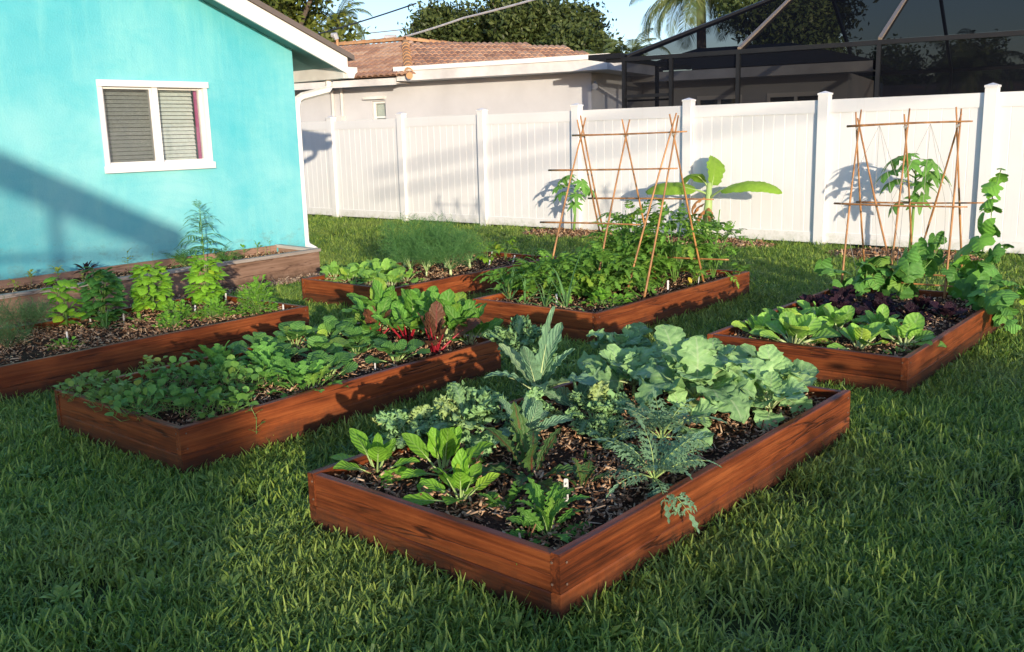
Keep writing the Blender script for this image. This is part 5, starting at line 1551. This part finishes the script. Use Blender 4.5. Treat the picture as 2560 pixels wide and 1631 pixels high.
chard('light green chard with thin red stems in the middle of the chard row', -4.55, 4.28, (('chard_redstem', 8),), 1.1)
chard('tall green chard behind the bronze leaved chard', -4.70, 4.50, (('chard_green', 13),), 1.3)
chard('small chard with bronze red leaves and crimson stems by the right board', -4.20, 4.18, (('chard_red', 7),), 1.15)
chard('big green chard with pale stems at the right end of the second bed', -4.36, 4.46, (('chard_green', 17),), 1.3)
chard('green chard at the back right corner of the second bed', -4.18, 4.48, (('chard_green', 10),), 1.1)

# ------------------------------------------------------------------ bed 3
def basil(lb, x, y, h, w_, n, kind='basil', z=ZB, bare=0.10):
    r = plant('basil_plant', lb, 'basil', x, y, z, group='basil bushes in the left bed')
    tips = [(w_*0.45*math.cos(k*GA)*((k % 3)+1)/3, w_*0.45*math.sin(k*GA)*((k % 3)+1)/3, h*RND.uniform(0.72, 1.0)) for k in range(8)]
    stems(r, tips, 0.004)
    for k in range(n):
        u = RND.random(); a_ = k*GA
        z_ = h*(bare+(1-bare)*u)
        d_ = w_*0.5*math.sqrt(max(0.05, 1-((u-0.45)/0.62)**2))*RND.uniform(0.55, 1.0)
        put(r, RND.choice(K[kind]), (-math.sin(a_)*d_*0.75, math.cos(a_)*d_*0.75, z_), a_+RND.uniform(-.6, .6), RND.uniform(0.8, 1.35), RND.gauss(-0.1, .25), RND.gauss(0, .25))
basil('dark green basil bush, tallest in the left bed', -6.98, 3.43, 0.44, 0.25, 200, 'basil_dark')
basil('bright yellow green basil bush standing next to the dark basil', -7.14, 3.92, 0.40, 0.25, 190)
basil('bright green basil bush at the back end of the left bed below the ferny plant', -7.14, 4.42, 0.40, 0.24, 180)
basil('thin leggy basil with yellowing tops at the left of the dark basil', -7.15, 3.22, 0.40, 0.16, 55, 'basil')
def herb(lb, x, y, h, w_, n, s=1.0, name='parsley_plant', kind='herb', z=ZB):
    r = plant(name, lb, 'herb', x, y, z, group='parsley and herb clumps in the left bed')
    tips = []
    for k in range(n):
        a_ = k*GA; f = math.sqrt((k+.5)/n)
        z_ = h*math.sqrt(max(0.03, 1-f*f))*RND.uniform(0.35, 1.0)
        d_ = w_*0.5*f
        put(r, K[kind][0 if f > 0.75 else (1 if f > 0.4 else 2)], (-math.sin(a_)*d_*0.8, math.cos(a_)*d_*0.8, max(0, z_-0.05*s)), a_+RND.uniform(-.7, .7), s*RND.uniform(0.8, 1.25), RND.gauss(0, .2), RND.gauss(0, .25))
        if k % 9 == 0: tips.append((-math.sin(a_)*d_*0.8, math.cos(a_)*d_*0.8, z_))
    stems(r, tips, 0.002)
herb('tall bright green parsley bush at the right end of the left bed', -6.35, 4.36, 0.32, 0.26, 260, 1.0)
herb('low parsley clump in the middle of the left bed', -6.68, 3.86, 0.16, 0.24, 170, 0.9)
herb('low parsley clump just left of the tall parsley bush', -6.50, 4.08, 0.17, 0.24, 170, 0.9)
herb('small parsley clump touching the front board of the left bed', -6.44, 3.66, 0.12, 0.18, 100, 0.8)
herb('small low herb beside the front board in the shaded part of the left bed', -6.46, 2.88, 0.07, 0.18, 40, 0.8)
r = plant('lettuce_seedling', 'small bright lettuce rosette on the mulch between basil and parsley', 'seedling', -6.90, 3.66); rosette(r, K['spinach'], 10, 0.42, 0.35)
r = plant('herb_seedling', 'tiny pale seedling in front of the small lettuce rosette', 'seedling', -6.60, 3.45); rosette(r, K['seedling'], 7, 0.9, 0.8)


def feather_mesh(h, n, mat, seed, spread=0.5, thick=0.0013):
    """one feathery frond: branching threads"""
    r_ = random.Random(seed)
    mb = MB()
    mb.tube([(0, 0, 0), (0, h*0.10, h*0.5), (0, h*0.25, h)], [0.0035, 0.0025, 0.001], 4)
    for k in range(n):
        u = r_.uniform(0.28, 1.0)
        b_ = Vector((0, h*(0.04*u+0.21*u*u), h*u))
        a_ = r_.uniform(0, 6.28)
        L = h*spread*(1.15-u)*r_.uniform(0.5, 1.1)+0.03
        d_ = Vector((math.cos(a_), math.sin(a_)+0.25, r_.uniform(0.2, 1.0))).normalized()
        for j in range(7):
            q0 = b_+d_*L*(j/7.0)
            dd = (d_+Vector((r_.gauss(0, .55), r_.gauss(0, .55), r_.gauss(0, .45)))).normalized()
            q1 = q0+dd*L*0.34
            s_ = dd.cross(Vector((r_.gauss(0, 1), r_.gauss(0, 1), r_.gauss(0, 1)))).normalized()*thick
            mb.add([q0-s_, q0+s_, q1+s_*0.4, q1-s_*0.4], [(0, 1, 2, 3)])
    return mb.mesh('frond', M[mat])


K['fennel'] = [feather_mesh(0.43, 46, 'fennel', k, 0.5, 0.0012) for k in range(4)]
K['dill'] = [feather_mesh(0.34, 50, 'dill', 9+k, 0.5) for k in range(2)]
def fennel(lb, x, y, n, s, kind='fennel', bulb=True, z=ZB, grp='feathery fennel plants in the back left bed'):
    r = plant('fennel_plant' if kind == 'fennel' else 'dill_plant', lb, 'herb', x, y, z, grp)
    if bulb: MB().tube([(0, 0, -0.01), (0, 0, 0.03), (0, 0, 0.07), (0, 0, 0.11)], [0.012*s, 0.018*s, 0.014*s, 0.008*s], 9).build('bulb', M['stem_white'], r, smooth=True)
    if bulb:
        mb = MB()
        for k in range(5):
            a_ = k*1.256; mb.tube([(0, 0, 0.05), (0.02*math.cos(a_), 0.02*math.sin(a_), 0.11), (0.05*math.cos(a_), 0.05*math.sin(a_), 0.18)], [0.006, 0.004, 0.002], 5)
        mb.build('stalks', M['stem_pale'], r, smooth=True)
    for k in range(n):
        yw = k*GA
        put(r, RND.choice(K[kind]), (0, 0, 0.06 if bulb else 0), yw, s*RND.uniform(0.75, 1.15), -RND.uniform(0.05, 0.75), RND.gauss(0, .1), 'frond')
fennel('wispy dark dill bush at the far left of the left bed', -7.15, 2.92, 12, 1.0, 'dill', False, grp='dill bushes in the left bed')
fennel('low dill tuft by the photo edge in the left bed', -6.75, 2.62, 10, 0.6, 'dill', False, grp='dill bushes in the left bed')
r = plant('chive_clump', 'thin chives at the foot of the dark basil', 'herb', -6.84, 3.36); rosette(r, K['onion'], 14, 0.55, 0.6, 0.02, 0.1)

# ------------------------------------------------------------------ wall planter
ZP = 0.185
r = plant('ferny_plant', 'tall ferny plant with fine hanging leaves against the turquoise wall', 'plant', -9.10, 5.63, ZP, rz=0.4)
MB().tube([(0, 0, 0), (0.01, 0, 0.3), (0.0, 0.01, 0.62)], [0.007, 0.005, 0.002], 6).build('stem', M['stem_green'], r, smooth=True)
for k in range(26):
    u = (k+1)/26
    put(r, K['cosmos'][0 if u < 0.5 else (1 if u < 0.9 else 2)], (0, 0, 0.10+0.52*u), k*GA+RND.uniform(-.3, .3), 1.25*(1.0-0.55*u*u)*RND.uniform(0.85, 1.1), RND.gauss(0, .12))
def ferny(lb, x, y, s):
    r = plant('ferny_bush', lb, 'plant', x, y, ZP, 'low ferny bushes in the wall planter')
    for k in range(26): put(r, RND.choice(K['cosmos']), (RND.gauss(0, .04), RND.gauss(0, .04), RND.uniform(0, .10)*s), k*GA, s*RND.uniform(.7, 1.1), RND.gauss(0, .2))
ferny('low ferny bush left of the tall ferny plant in the wall planter', -9.2, 5.42, 0.8)
ferny('low ferny bush right of the tall ferny plant in the wall planter', -8.95, 5.82, 0.8)
r = plant('dark_pepper_plant', 'small dark purple leaved plant in the shadow on the turquoise wall', 'plant', -9.25, 4.42, ZP); stems(r, [(0, 0, 0.12)], 0.004, 'stem_brown'); rosette(r, K['dark_pepper'], 22, 1.1, 0.9, 0.01, 0.2, 0.08)
def seed(lb, x, y, kind, n, s, h, z=ZP):
    r = plant('seedling', lb, 'seedling', x, y, z, 'seedlings in the wall planter')
    stems(r, [(0.01, 0, h)], 0.0018)
    for k in range(n): put(r, RND.choice(K[kind]), (0.005, 0, h*RND.uniform(0.45, 1.0)), k*GA, s*RND.uniform(.7, 1.2), RND.gauss(0, .2))
seed('leafy green seedling at the left end of the wall planter', -9.30, 3.90, 'seed_yel', 12, 1.0, 0.12)
seed('pale seedling at the rim of the wall planter near the photo edge', -8.95, 3.60, 'seed_yel', 9, 0.9, 0.10)
seed('yellow green bushy seedling in the wall planter above the leggy basil', -9.0, 4.02, 'seed_yel', 14, 1.2, 0.18)
seed('two leaved yellow seedling beside the dark purple plant', -8.90, 4.20, 'seed_yel', 6, 0.9, 0.08)
seed('tall yellow seedling in the wall planter above the dark basil', -9.38, 4.92, 'seed_yel', 9, 1.0, 0.20)
seed('bare thin seedling bent over against the wall shadow', -9.38, 5.20, 'seedling', 3, 0.6, 0.17)
seed('round leaved seedling near the far end of the wall planter', -9.35, 6.30, 'seedling', 8, 1.2, 0.10)
seed('leafy seedling at the back rail of the wall planter', -9.40, 6.52, 'seedling', 8, 1.2, 0.12)
seed('reddish thin seedling at the right end of the wall planter', -9.10, 6.42, 'seed_yel', 4, 0.7, 0.14)
seed('tallest thin seedling at the right end of the wall planter', -9.20, 6.55, 'seedling', 3, 0.8, 0.20)

# ------------------------------------------------------------------ bed 4
def must(lb, x, y, n, s):
    r = plant('mustard_plant', lb, 'leafy plant', x, y, group='pale green mustard greens in the back left bed'); rosette(r, K['mustard'], n, s, s*0.9, 0.03, 0.16)
for lb, x, y, s in (('mustard green at the left front corner of the fennel bed', -7.20, 5.86, 0.95), ('mustard green second from the left on the front board of the fennel bed', -6.95, 5.84, 1.0), ('mustard green in the middle of the front board of the fennel bed', -6.70, 5.86, 1.0),
                    ('mustard green at the near corner of the fennel bed', -6.42, 5.86, 0.95), ('mustard green behind the left corner one in the fennel bed', -7.18, 6.15, 1.1), ('tall mustard green in the second row of the fennel bed', -6.90, 6.20, 1.15),
                    ('mustard green in the second row near the right board of the fennel bed', -6.55, 6.18, 0.95), ('mustard green farthest left in the fennel bed, partly hidden', -7.20, 6.45, 1.05)):
    must(lb, x, y, 15, s)
for lb, x, y, n, s in (('fennel with a pale bulb nearest the mustard greens', -6.88, 6.55, 11, 0.8), ('fennel with the thickest pale bulb in the middle of the bed', -6.45, 6.68, 12, 0.85), ('small fennel with pale stalks between two bulbs', -6.58, 6.48, 8, 0.6),
                       ('tall fennel at the left board of the bed', -7.20, 6.78, 16, 1.05), ('tallest fennel plume behind the mustard greens', -7.05, 6.98, 16, 1.15), ('fennel in the middle row with a wide plume', -6.85, 7.02, 15, 1.0),
                       ('fennel next to the pepper seedlings', -6.60, 7.12, 12, 0.85), ('fennel at the back left of the bed', -7.15, 7.35, 14, 0.95)):
    fennel(lb, x, y, n, s)
def pepper(lb, x, y, h, n, s=1.0):
    r = plant('pepper_plant', lb, 'pepper plant', x, y, group='yellow green pepper seedlings'); stems(r, [(0.0, 0, h), (0.05, 0.03, h*0.8), (-0.05, 0.02, h*0.85)], 0.004)
    for k in range(n): a_ = k*GA; put(r, RND.choice(K['pepper']), (-math.sin(a_)*0.045*s, math.cos(a_)*0.045*s, h*RND.uniform(0.5, 1.0)), a_, s*RND.uniform(.8, 1.2), RND.gauss(0, .15))
pepper('bushy yellow green pepper seedling nearest the fennel', -6.62, 7.42, 0.16, 22, 1.0)
pepper('taller pepper seedling at the back of the fennel bed', -6.70, 7.80, 0.24, 20, 1.05)
pepper('small pepper seedling at the right end of the fennel bed', -6.36, 7.86, 0.12, 10, 0.85)
pepper('pepper seedling behind the fennel at the back board', -7.08, 7.86, 0.20, 14, 0.9)

# ------------------------------------------------------------------ bed 5
def tomato(lb, x, y, h, w_, n, s=1.0, low=0.0, lean=(0, 0)):
    r = plant('tomato_plant', lb, 'tomato plant', x, y, group='tomato bushes on the first trellis', rz=0)
    tips = []
    for k in range(9):
        a_ = k*GA; d_ = w_*0.42*((k % 4)+1)/4
        tips.append((d_*math.cos(a_)+lean[0]*0.8, d_*math.sin(a_)+lean[1]*0.8, h*(1.0-0.25*(d_/w_)*2)*RND.uniform(0.8, 1.0)))
    stems(r, tips, 0.006)
    for k in range(n):
        a_ = k*GA; f = math.sqrt((k+.5)/n)
        u = RND.random()**0.8
        d_ = w_*0.5*f*math.sqrt(max(.15, 1-(u-0.35)**2*1.3))
        p_ = (-math.sin(a_)*d_+lean[0]*u, math.cos(a_)*d_+lean[1]*u, low+(h-low)*u*(1-0.3*f*f)*0.92)
        put(r, RND.choice(K['tomato']), p_, a_+RND.uniform(-1, 1), s*RND.uniform(.75, 1.2), RND.gauss(0, .3), RND.gauss(0, .3))
    return r
tomato('low bushy tomato in the front left of the trellis bed', -4.85, 6.28, 0.34, 0.62, 130, 0.95)
tomato('low bushy tomato in the front middle of the trellis bed', -4.55, 6.55, 0.36, 0.60, 130, 0.95)
tomato('tomato sprawling over the left board of the trellis bed', -5.14, 6.35, 0.22, 0.42, 50, 1.0, 0.0, (-0.25, 0.0))
tomato('tall tomato tied to the middle of the first trellis', -4.72, 7.25, 0.74, 0.56, 140, 0.9)
tomato('tall tomato at the right side of the first trellis', -4.34, 7.36, 0.72, 0.58, 150, 0.9)
tomato('tall airy tomato reaching in front of the banana plant', -4.16, 7.74, 0.70, 0.50, 60, 0.85)
tomato('tomato behind the left legs of the first trellis', -4.95, 7.55, 0.48, 0.50, 80, 0.9)
tomato('low tomato between the trellis legs', -4.62, 6.95, 0.38, 0.5, 90, 0.9)
def onion(lb, x, y, n, s): r = plant('onion_plant', lb, 'onion', x, y, group='onions along the front of the trellis bed'); rosette(r, K['onion'], n, s, s, 0.008, 0.12)
onion('tall onion with arching blades at the front middle of the trellis bed', -4.42, 5.86, 9, 1.35)
onion('onion tuft at the left front corner of the trellis bed', -5.05, 5.92, 9, 0.95)
onion('small onion second from the left in the trellis bed', -4.84, 5.86, 6, 0.75)
onion('spreading onion beside the white tag in the trellis bed', -4.60, 5.82, 7, 0.9)
herb('bright green low leafy plant by the near corner of the trellis bed', -4.22, 6.12, 0.13, 0.26, 60, 1.5, 'leafy_herb')
r = plant('young_tomato', 'single yellowing leaf plant at the right board of the trellis bed', 'seedling', -4.10, 7.25); rosette(r, K['seed_yel'], 5, 1.6, 1.4)

# ------------------------------------------------------------------ bed 6
def bok(lb, x, y, n, s): r = plant('bok_choy', lb, 'bok choy', x, y, group='bok choy heads in the right bed'); rosette(r, K['bok'], n, s*1.15, s*0.92, 0.022, 0.10)
bok('bok choy at the left front corner of the right bed', -2.72, 5.70, 12, 0.85)
bok('largest bok choy head leaning over the front board of the right bed', -2.44, 5.60, 17, 1.12)
bok('bok choy behind the largest head at the left board', -2.68, 6.02, 14, 1.0)
bok('bok choy in the middle of the second row of the right bed', -2.36, 6.10, 14, 1.0)
bok('bok choy with spread out leaves at the front board, third from the left', -2.07, 5.72, 13, 1.05)
bok('bok choy with a visible pale base at the right front corner', -1.88, 5.95, 14, 1.05)
bok('bok choy in the back row next to the purple mustard', -2.60, 6.35, 12, 0.9)
bok('bok choy in the back row towards the right board', -2.15, 6.28, 12, 0.9)
bok('bok choy hidden between the largest head and the middle one', -2.48, 5.86, 12, 0.95)
def purp(lb, x, y, n, s): r = plant('purple_mustard', lb, 'leafy plant', x, y, group='dark purple mustard heads in the right bed'); rosette(r, K['purple'], n, s, s*0.8, 0.02, 0.14)
for lb, x, y, s in (('leftmost dark purple mustard on the left board', -2.80, 6.72, 1.05), ('purple mustard just behind the bok choy row on the left', -2.62, 6.78, 1.0), ('purple mustard with a few green inner leaves in the middle', -2.34, 6.85, 1.05),
                    ('purple mustard in the front of the purple patch near the right board', -2.10, 6.72, 0.95), ('purple mustard near the left trellis foot', -2.72, 7.08, 1.0), ('purple mustard under the middle trellis cane', -2.45, 7.15, 1.0),
                    ('purple mustard at the right board before the cucumber vine', -1.92, 6.95, 1.05), ('purple mustard between the two right trellis canes', -2.15, 7.12, 1.0), ('small purple mustard at the front of the purple patch', -2.40, 6.55, 0.8),
                    ('purple mustard in the back row on the left', -2.78, 7.35, 0.9)):
    purp(lb, x, y, 15, s)

# cucumber vines
def cuke(lb, x, y, spots, z=ZB):
    r = plant('cucumber_vine', lb, 'cucumber vine', x, y, z, 'cucumber vines round the second trellis', 0)
    mb = MB()
    for path, n, kind, s in spots:
        P = [Vector(p) for p in path]
        mb.tube(P, 0.004, 5)
        for k in range(n):
            f = (k+0.5)/n*(len(P)-1); i = min(len(P)-2, int(f)); q = P[i].lerp(P[i+1], f-i)
            yw = k*PI+RND.uniform(-1.0, 1.0)
            put(r, RND.choice(K[kind]), q, yw, s*RND.uniform(.65, 1.25)*(1.1-0.75*(k/n)**1.3 if n > 11 else 1-0.35*k/n), RND.gauss(0, .45), RND.gauss(0, .45))
    mb.build('stem', M['stem_green'], r, smooth=True)
cuke('cucumber vine with broad leaves at the left foot of the second trellis', -2.82, 7.55, [([(0, 0, 0), (0.05, 0.12, 0.12), (0.2, 0.2, 0.26)], 8, 'cuke', 1.0), ([(0, 0, 0), (-0.12, -0.05, 0.12), (-0.25, 0.05, 0.2)], 5, 'cuke', 0.9), ([(0, 0, 0), (0.25, -0.1, 0.14)], 5, 'cuke', .95)])
cuke('cucumber vine with broad dark leaves in the middle of the second trellis', -2.48, 7.62, [([(0, 0, 0), (0.05, 0.08, 0.18), (0.12, 0.1, 0.38)], 9, 'cuke', 1.1), ([(0, 0, 0), (-0.18, 0.15, 0.18)], 5, 'cuke', 1.0), ([(0, 0, 0), (0.2, 0.15, 0.3), (0.25, 0.2, 0.45)], 7, 'cuke', .9)])
cuke('climbing cucumber vine at the right side of the second trellis', -2.0, 7.78, [([(0, 0, 0), (0.02, 0.1, 0.25), (0.08, 0.2, 0.55), (0.05, 0.28, 0.75), (0.1, 0.3, 1.0)], 14, 'cuke_lit', 1.3), ([(0, 0, 0), (0.12, 0.05, 0.25), (0.22, 0.1, 0.42)], 9, 'cuke', 1.0), ([(0, 0, 0), (-0.2, 0.05, 0.25)], 5, 'cuke', 1.0)])
cuke('cucumber vine spilling over the right board onto the lawn', -1.80, 7.35, [([(0, 0, 0), (0.10, -0.05, 0.12), (0.2, -0.2, 0.08), (0.30, -0.35, -0.05)], 10, 'cuke', 1.0), ([(0, 0, 0.02), (0.15, 0.15, 0.15), (0.3, 0.1, 0.08)], 7, 'cuke_lit', .95), ([(0, 0, 0), (0.0, 0.2, 0.2)], 5, 'cuke', 1.0)])

# ------------------------------------------------------------------ along the fence
def papaya(lb, x, y, h, lv, lean):
    r = plant('papaya_plant', lb, 'papaya', x, y, -0.03, 'papaya plants at the fence', 0)
    MB().tube([(0, 0, -0.03), (lean*0.7, 0, h*0.4), (lean, 0, h*0.75), (lean*1.05, 0, h)], [0.022, 0.018, 0.014, 0.010], 8).build('stem', M['stem_green'], r, smooth=True)
    for kd, yw, z_, s_ in lv: put(r, K['papaya'][kd], (lean, 0, z_), yw, s_, RND.gauss(0, .08))
papaya('small papaya with a thin pale trunk left of the first trellis by the fence', -8.52, 11.50, 0.74, [(1, PI/2, .70, 1.0), (0, PI/2+.5, .66, 1.0), (0, -PI/2, .66, .9), (1, -PI/2-.5, .72, .9), (0, -PI/2-.9, .56, .85), (2, -2.6, .5, .75), (3, 2.6, .74, .7), (0, 2.5, .6, .9), (0, -.6, .62, .8)], 0.05)
papaya('larger leafy papaya behind the second trellis by the fence', -3.58, 11.35, 0.98, [(1, PI/2, .94, 1.15), (0, PI/2+.4, .9, 1.1), (0, -PI/2, .9, 1.0), (1, -PI/2-.5, .96, 1.0), (0, -PI/2-.9, .80, .95), (2, -2.6, .75, .9), (3, 2.6, .98, .9), (0, 2.2, .82, 1.0), (0, -.6, .86, .9), (1, PI, .95, 1.0), (0, -2.2, .9, 1.0), (2, 2.2, .62, .8)], 0.02)
ban = plant('banana_plant', 'young banana plant with broad leaves and dry brown sheaths by the fence', 'banana plant', -6.24, 11.42, 0.06, rz=0)
MB().tube([(0.0, 0, -0.15), (0.0, 0, 0.25), (0.02, 0, 0.5), (0.02, 0, 0.72)], [0.075, 0.065, 0.05, 0.03], 10).build('stem', M['stem_pale'], ban, smooth=True)
bl_kind = dict(mats=[M['banana'], M['stem_pale']], p=0.9, q=0.42, pr=0.014)
b1 = leaf_mesh('l', L=0.90, W=0.22, pet=0.26, elev=42, curve=85, cup=-0.22, wa=0.03, wf=4, ns=26, nw=3, lobe=notch(11, 0.10, 1), seed=3, **bl_kind)
b2 = leaf_mesh('l', L=0.80, W=0.25, pet=0.18, elev=34, curve=75, cup=-0.25, wa=0.02, wf=2, ns=20, nw=3, seed=5, **bl_kind)
b3 = leaf_mesh('l', L=0.50, W=0.30, pet=0.14, elev=80, curve=50, cup=0.10, wa=0.10, wf=1.5, ns=22, nw=4, lobe=notch(6, 0.16, 2), seed=8, **bl_kind)
b4 = leaf_mesh('l', L=0.46, W=0.28, pet=0.14, elev=80, curve=165, cup=-0.12, wa=0.08, wf=2, ns=22, nw=4, lobe=notch(7, 0.14, 1), seed=11, **bl_kind)
put(ban, b1, (0.02, 0, 0.50), -PI/2+0.05, 1, 0, 0.65); put(ban, b2, (0.02, 0, 0.56), PI/2+0.12, 1, 0, -0.7)
put(ban, b3, (0.02, 0, 0.56), 1.0, 1.0, 0, 0.45); put(ban, b4, (0.02, 0, 0.60), 2.75, 1.0, 0, 0.2)
d1 = leaf_mesh('l', [M['dry_leaf'], M['dry_leaf']], 0.34, 0.10, 0.9, 0.6, 0.05, 0.006, 10, 150, -0.3, 0.15, 3, 12, 2, notch(4, 0.3), seed=4)
for z_, yw, s_ in ((0.52, 2.3, 1.0), (0.44, 1.7, 0.9), (0.36, 2.9, 0.9), (0.40, -2.4, 0.9)): put(ban, d1, (0, 0, z_), yw, s_, 0, 0, 'dry_leaf')
r = plant('grass_sprig', 'dry wispy weed in the mulch right of the banana plant', 'weed', -5.62, 11.5, -0.04); rosette(r, K['onion'], 8, 0.7, 0.6, 0.02, 0.2)

# ------------------------------------------------------------------ trellises
def cane(root, a_, b_, r_=0.0085):
    a_, b_ = Vector(a_), Vector(b_)
    path = []
    s_ = (b_-a_).orthogonal().normalized()
    bow = RND.uniform(-0.008, 0.008)*(b_-a_).length
    n_ = 9
    rad = []
    for k in range(n_):
        u = k/(n_-1)
        path.append(a_.lerp(b_, u)+s_*bow*math.sin(PI*u)); rad.append(r_*(1.12-0.35*u)*(1.12 if k % 3 == 1 else 1.0))
    return MB().tube(path, rad, 7).build('cane', M['bamboo'], root, smooth=True)


def lash(root, p):
    p = Vector(p)
    MB().tube([p+Vector((-0.016, 0, -.006)), p+Vector((0.016, 0, .006))], 0.014, 7).build('tie', M['twine'], root)


t1 = thing('bamboo_trellis', 'bamboo cane trellis over the tomato bed left of the banana plant', 'trellis', (0, 0, 0), 0, 'bamboo bean trellises')
t1.location = (-4.58, 6.95, SOIL)
O1 = Vector((-4.58, 6.95, SOIL))
def tc(root, O_, a_, b_, r_=0.0085): cane(root, Vector(a_)-O_, Vector(b_)-O_, r_)
RZ1 = 1.47
for x, xf, xb in ((-5.05, -5.10, -5.07), (-4.58, -4.58, -4.55), (-4.11, -4.10, -4.06)):
    for foot, sg in (((xf, 6.45, 0.08), 1), ((xb, 7.42, 0.08), -1)):
        tp = Vector((x+0.01*sg, 6.95, RZ1)); f = Vector(foot); d_ = (tp-f).normalized()
        tc(t1, O1, f, tp+d_*RND.uniform(0.11, 0.16))
    lash(t1, Vector((x, 6.95, RZ1-0.02))-O1)
tc(t1, O1, (-4.98, 7.36, 0.08), (-5.07, 6.97, RZ1+0.16)); tc(t1, O1, (-4.36, 6.58, 0.08), (-4.085, 6.94, RZ1+0.15))
tc(t1, O1, (-5.14, 6.94, 1.46), (-3.98, 6.93, 1.47), 0.0075)
for z_, y_, x0, x1 in ((1.17, 6.82, -5.32, -4.0), (0.72, 6.66, -5.30, -4.25)): tc(t1, O1, (x0, y_, z_-.01), (x1, y_, z_+.01), 0.0075)
for z_, y_, x0, x1 in ((0.90, 7.17, -5.14, -3.86), (0.38, 7.34, -4.60, -3.80)): tc(t1, O1, (x0, y_, z_-.01), (x1, y_, z_+.01), 0.0075)
t2 = thing('bamboo_trellis', 'bamboo cane trellis with twine in the right bed in front of the right papaya', 'trellis', (-2.60, 8.05, SOIL), 0, 'bamboo bean trellises')
O2 = Vector((-2.60, 8.05, SOIL))
tops2 = (-3.01, -2.62, -2.225)
for x, xf, xb in zip(tops2, (-2.95, -2.57, -2.14), (-3.02, -2.62, -2.21)):
    for foot, sg in (((xf, 7.66, 0.06), 1), ((xb, 8.48, -0.04), -1)):
        tp = Vector((x+0.012*sg, 8.05, 1.48)); f = Vector(foot); d_ = (tp-f).normalized()
        tc(t2, O2, f, tp+d_*RND.uniform(0.08, 0.14))
    lash(t2, Vector((x, 8.05, 1.46))-O2)
tc(t2, O2, (-2.49, 7.74, 0.06), (-3.02, 8.06, 1.54)); tc(t2, O2, (-2.68, 8.46, 0.0), (-2.21, 8.06, 1.55))
tc(t2, O2, (-3.10, 8.04, 1.475), (-2.12, 8.04, 1.49), 0.0085)
tc(t2, O2, (-3.10, 7.83, 0.85), (-2.06, 7.83, 0.85), 0.0075); tc(t2, O2, (-3.08, 8.27, 0.83), (-2.04, 8.27, 0.85), 0.0075)
tc(t2, O2, (-2.85, 7.71, 0.24), (-2.02, 7.71, 0.25), 0.0075); tc(t2, O2, (-2.9, 8.42, 0.22), (-2.05, 8.42, 0.22), 0.0075)
for xt in (-2.83, -2.43):
    for xb, yb in ((xt-0.20, 7.80), (xt+0.22, 7.80), (xt-0.10, 8.30), (xt+0.14, 8.30)):
        MB().tube([Vector((xt, 8.04, 1.48))-O2, Vector((xb, yb, 0.86))-O2, Vector((xb*0.6+xt*0.4+0.1, (yb+8.05)/2-.1, 0.16))-O2], 0.0018, 4).build('string', M['twine'], t2)

# ------------------------------------------------------------------ plant tags
def marker(lb, x, y, h=0.10, w_=0.016, mat='tag_white', z=ZB, tilt=0.0, yaw=0.6, ink=False):
    h *= 0.8; w_ *= 0.85
    r = thing('plant_tag' if mat == 'tag_white' else 'wooden_stake', lb, 'plant tag', (x, y, z), yaw, 'plant tags in the beds')
    mb = MB()
    mb.prism([(-w_/2, 0, h*0.0), (0, 0, -0.03), (w_/2, 0, 0), (w_/2, 0, h-0.004), (w_*0.3, 0, h), (-w_*0.3, 0, h), (-w_/2, 0, h-0.004)], (0, 0.002, 0))
    b_ = mb.build('tag', M[mat], r, mx=RY(tilt))
    if ink:
        k_ = MB()
        for i in range(5):
            z0 = h*0.88-i*h*0.14
            k_.box(-w_*0.25, w_*0.25, -0.0012, -0.0004, z0-0.002, z0); k_.box(-w_*0.25, -w_*0.08, -0.0012, -0.0004, z0-0.008, z0-0.0021)
            if i % 2: k_.box(w_*0.1, w_*0.25, -0.0012, -0.0004, z0-0.008, z0-0.0021)
        k_.build('writing', M['tag_ink'], b_)
marker('white tag with black lettering in the chicory at the near corner', -1.99, 2.62, 0.16, 0.020, ink=True)
marker('white tag leaning among the blue green kale in the nearest bed', -2.60, 3.48, 0.12, 0.017, tilt=0.15, ink=True)
marker('raw wood stake in the back right corner of the second bed', -4.14, 4.55, 0.10, 0.030, 'tag_wood', tilt=0.06)
marker('white tag in front of the crimson stemmed chard', -4.78, 4.18, 0.09)
marker('white stake on the bare mulch between the tatsoi clumps', -4.14, 3.62, 0.08, 0.010)
marker('white tag leaning among the cress of the second bed', -4.72, 2.90, 0.12, 0.014, tilt=0.2)
marker('white tag at the front of the left bed in the shade', -6.64, 2.98, 0.10)
marker('tall white tag at the foot of the dark basil', -6.92, 3.55, 0.13)
marker('white tag left of the dark basil by the back board of the left bed', -7.15, 3.40, 0.09)
marker('white tag at the back right corner of the left bed', -7.08, 4.55, 0.11, tilt=0.12)
marker('white tag between the two low parsley clumps', -6.86, 4.12, 0.09, tilt=0.1)
marker('white tag right of the tall parsley bush', -6.20, 4.50, 0.10)
marker('white tag between the two bright basil bushes', -7.18, 4.22, 0.08)
marker('white tag in front of the bushy pepper seedling', -6.50, 7.30, 0.11, tilt=0.18)
marker('white tag leaning behind the bushy pepper seedling', -6.50, 7.68, 0.12, tilt=0.3)
marker('white tag at the back board of the fennel bed', -7.05, 7.98, 0.09)
marker('white tag beside the small pepper seedling', -6.27, 7.98, 0.11)
marker('white tag standing in the front of the trellis bed by the onions', -4.56, 5.92, 0.13, 0.018)
marker('white tag at the right board of the trellis bed', -4.16, 6.95, 0.13, 0.018)
marker('thin white stake near the right end of the trellis bed', -4.08, 7.32, 0.12, 0.008, tilt=0.1)
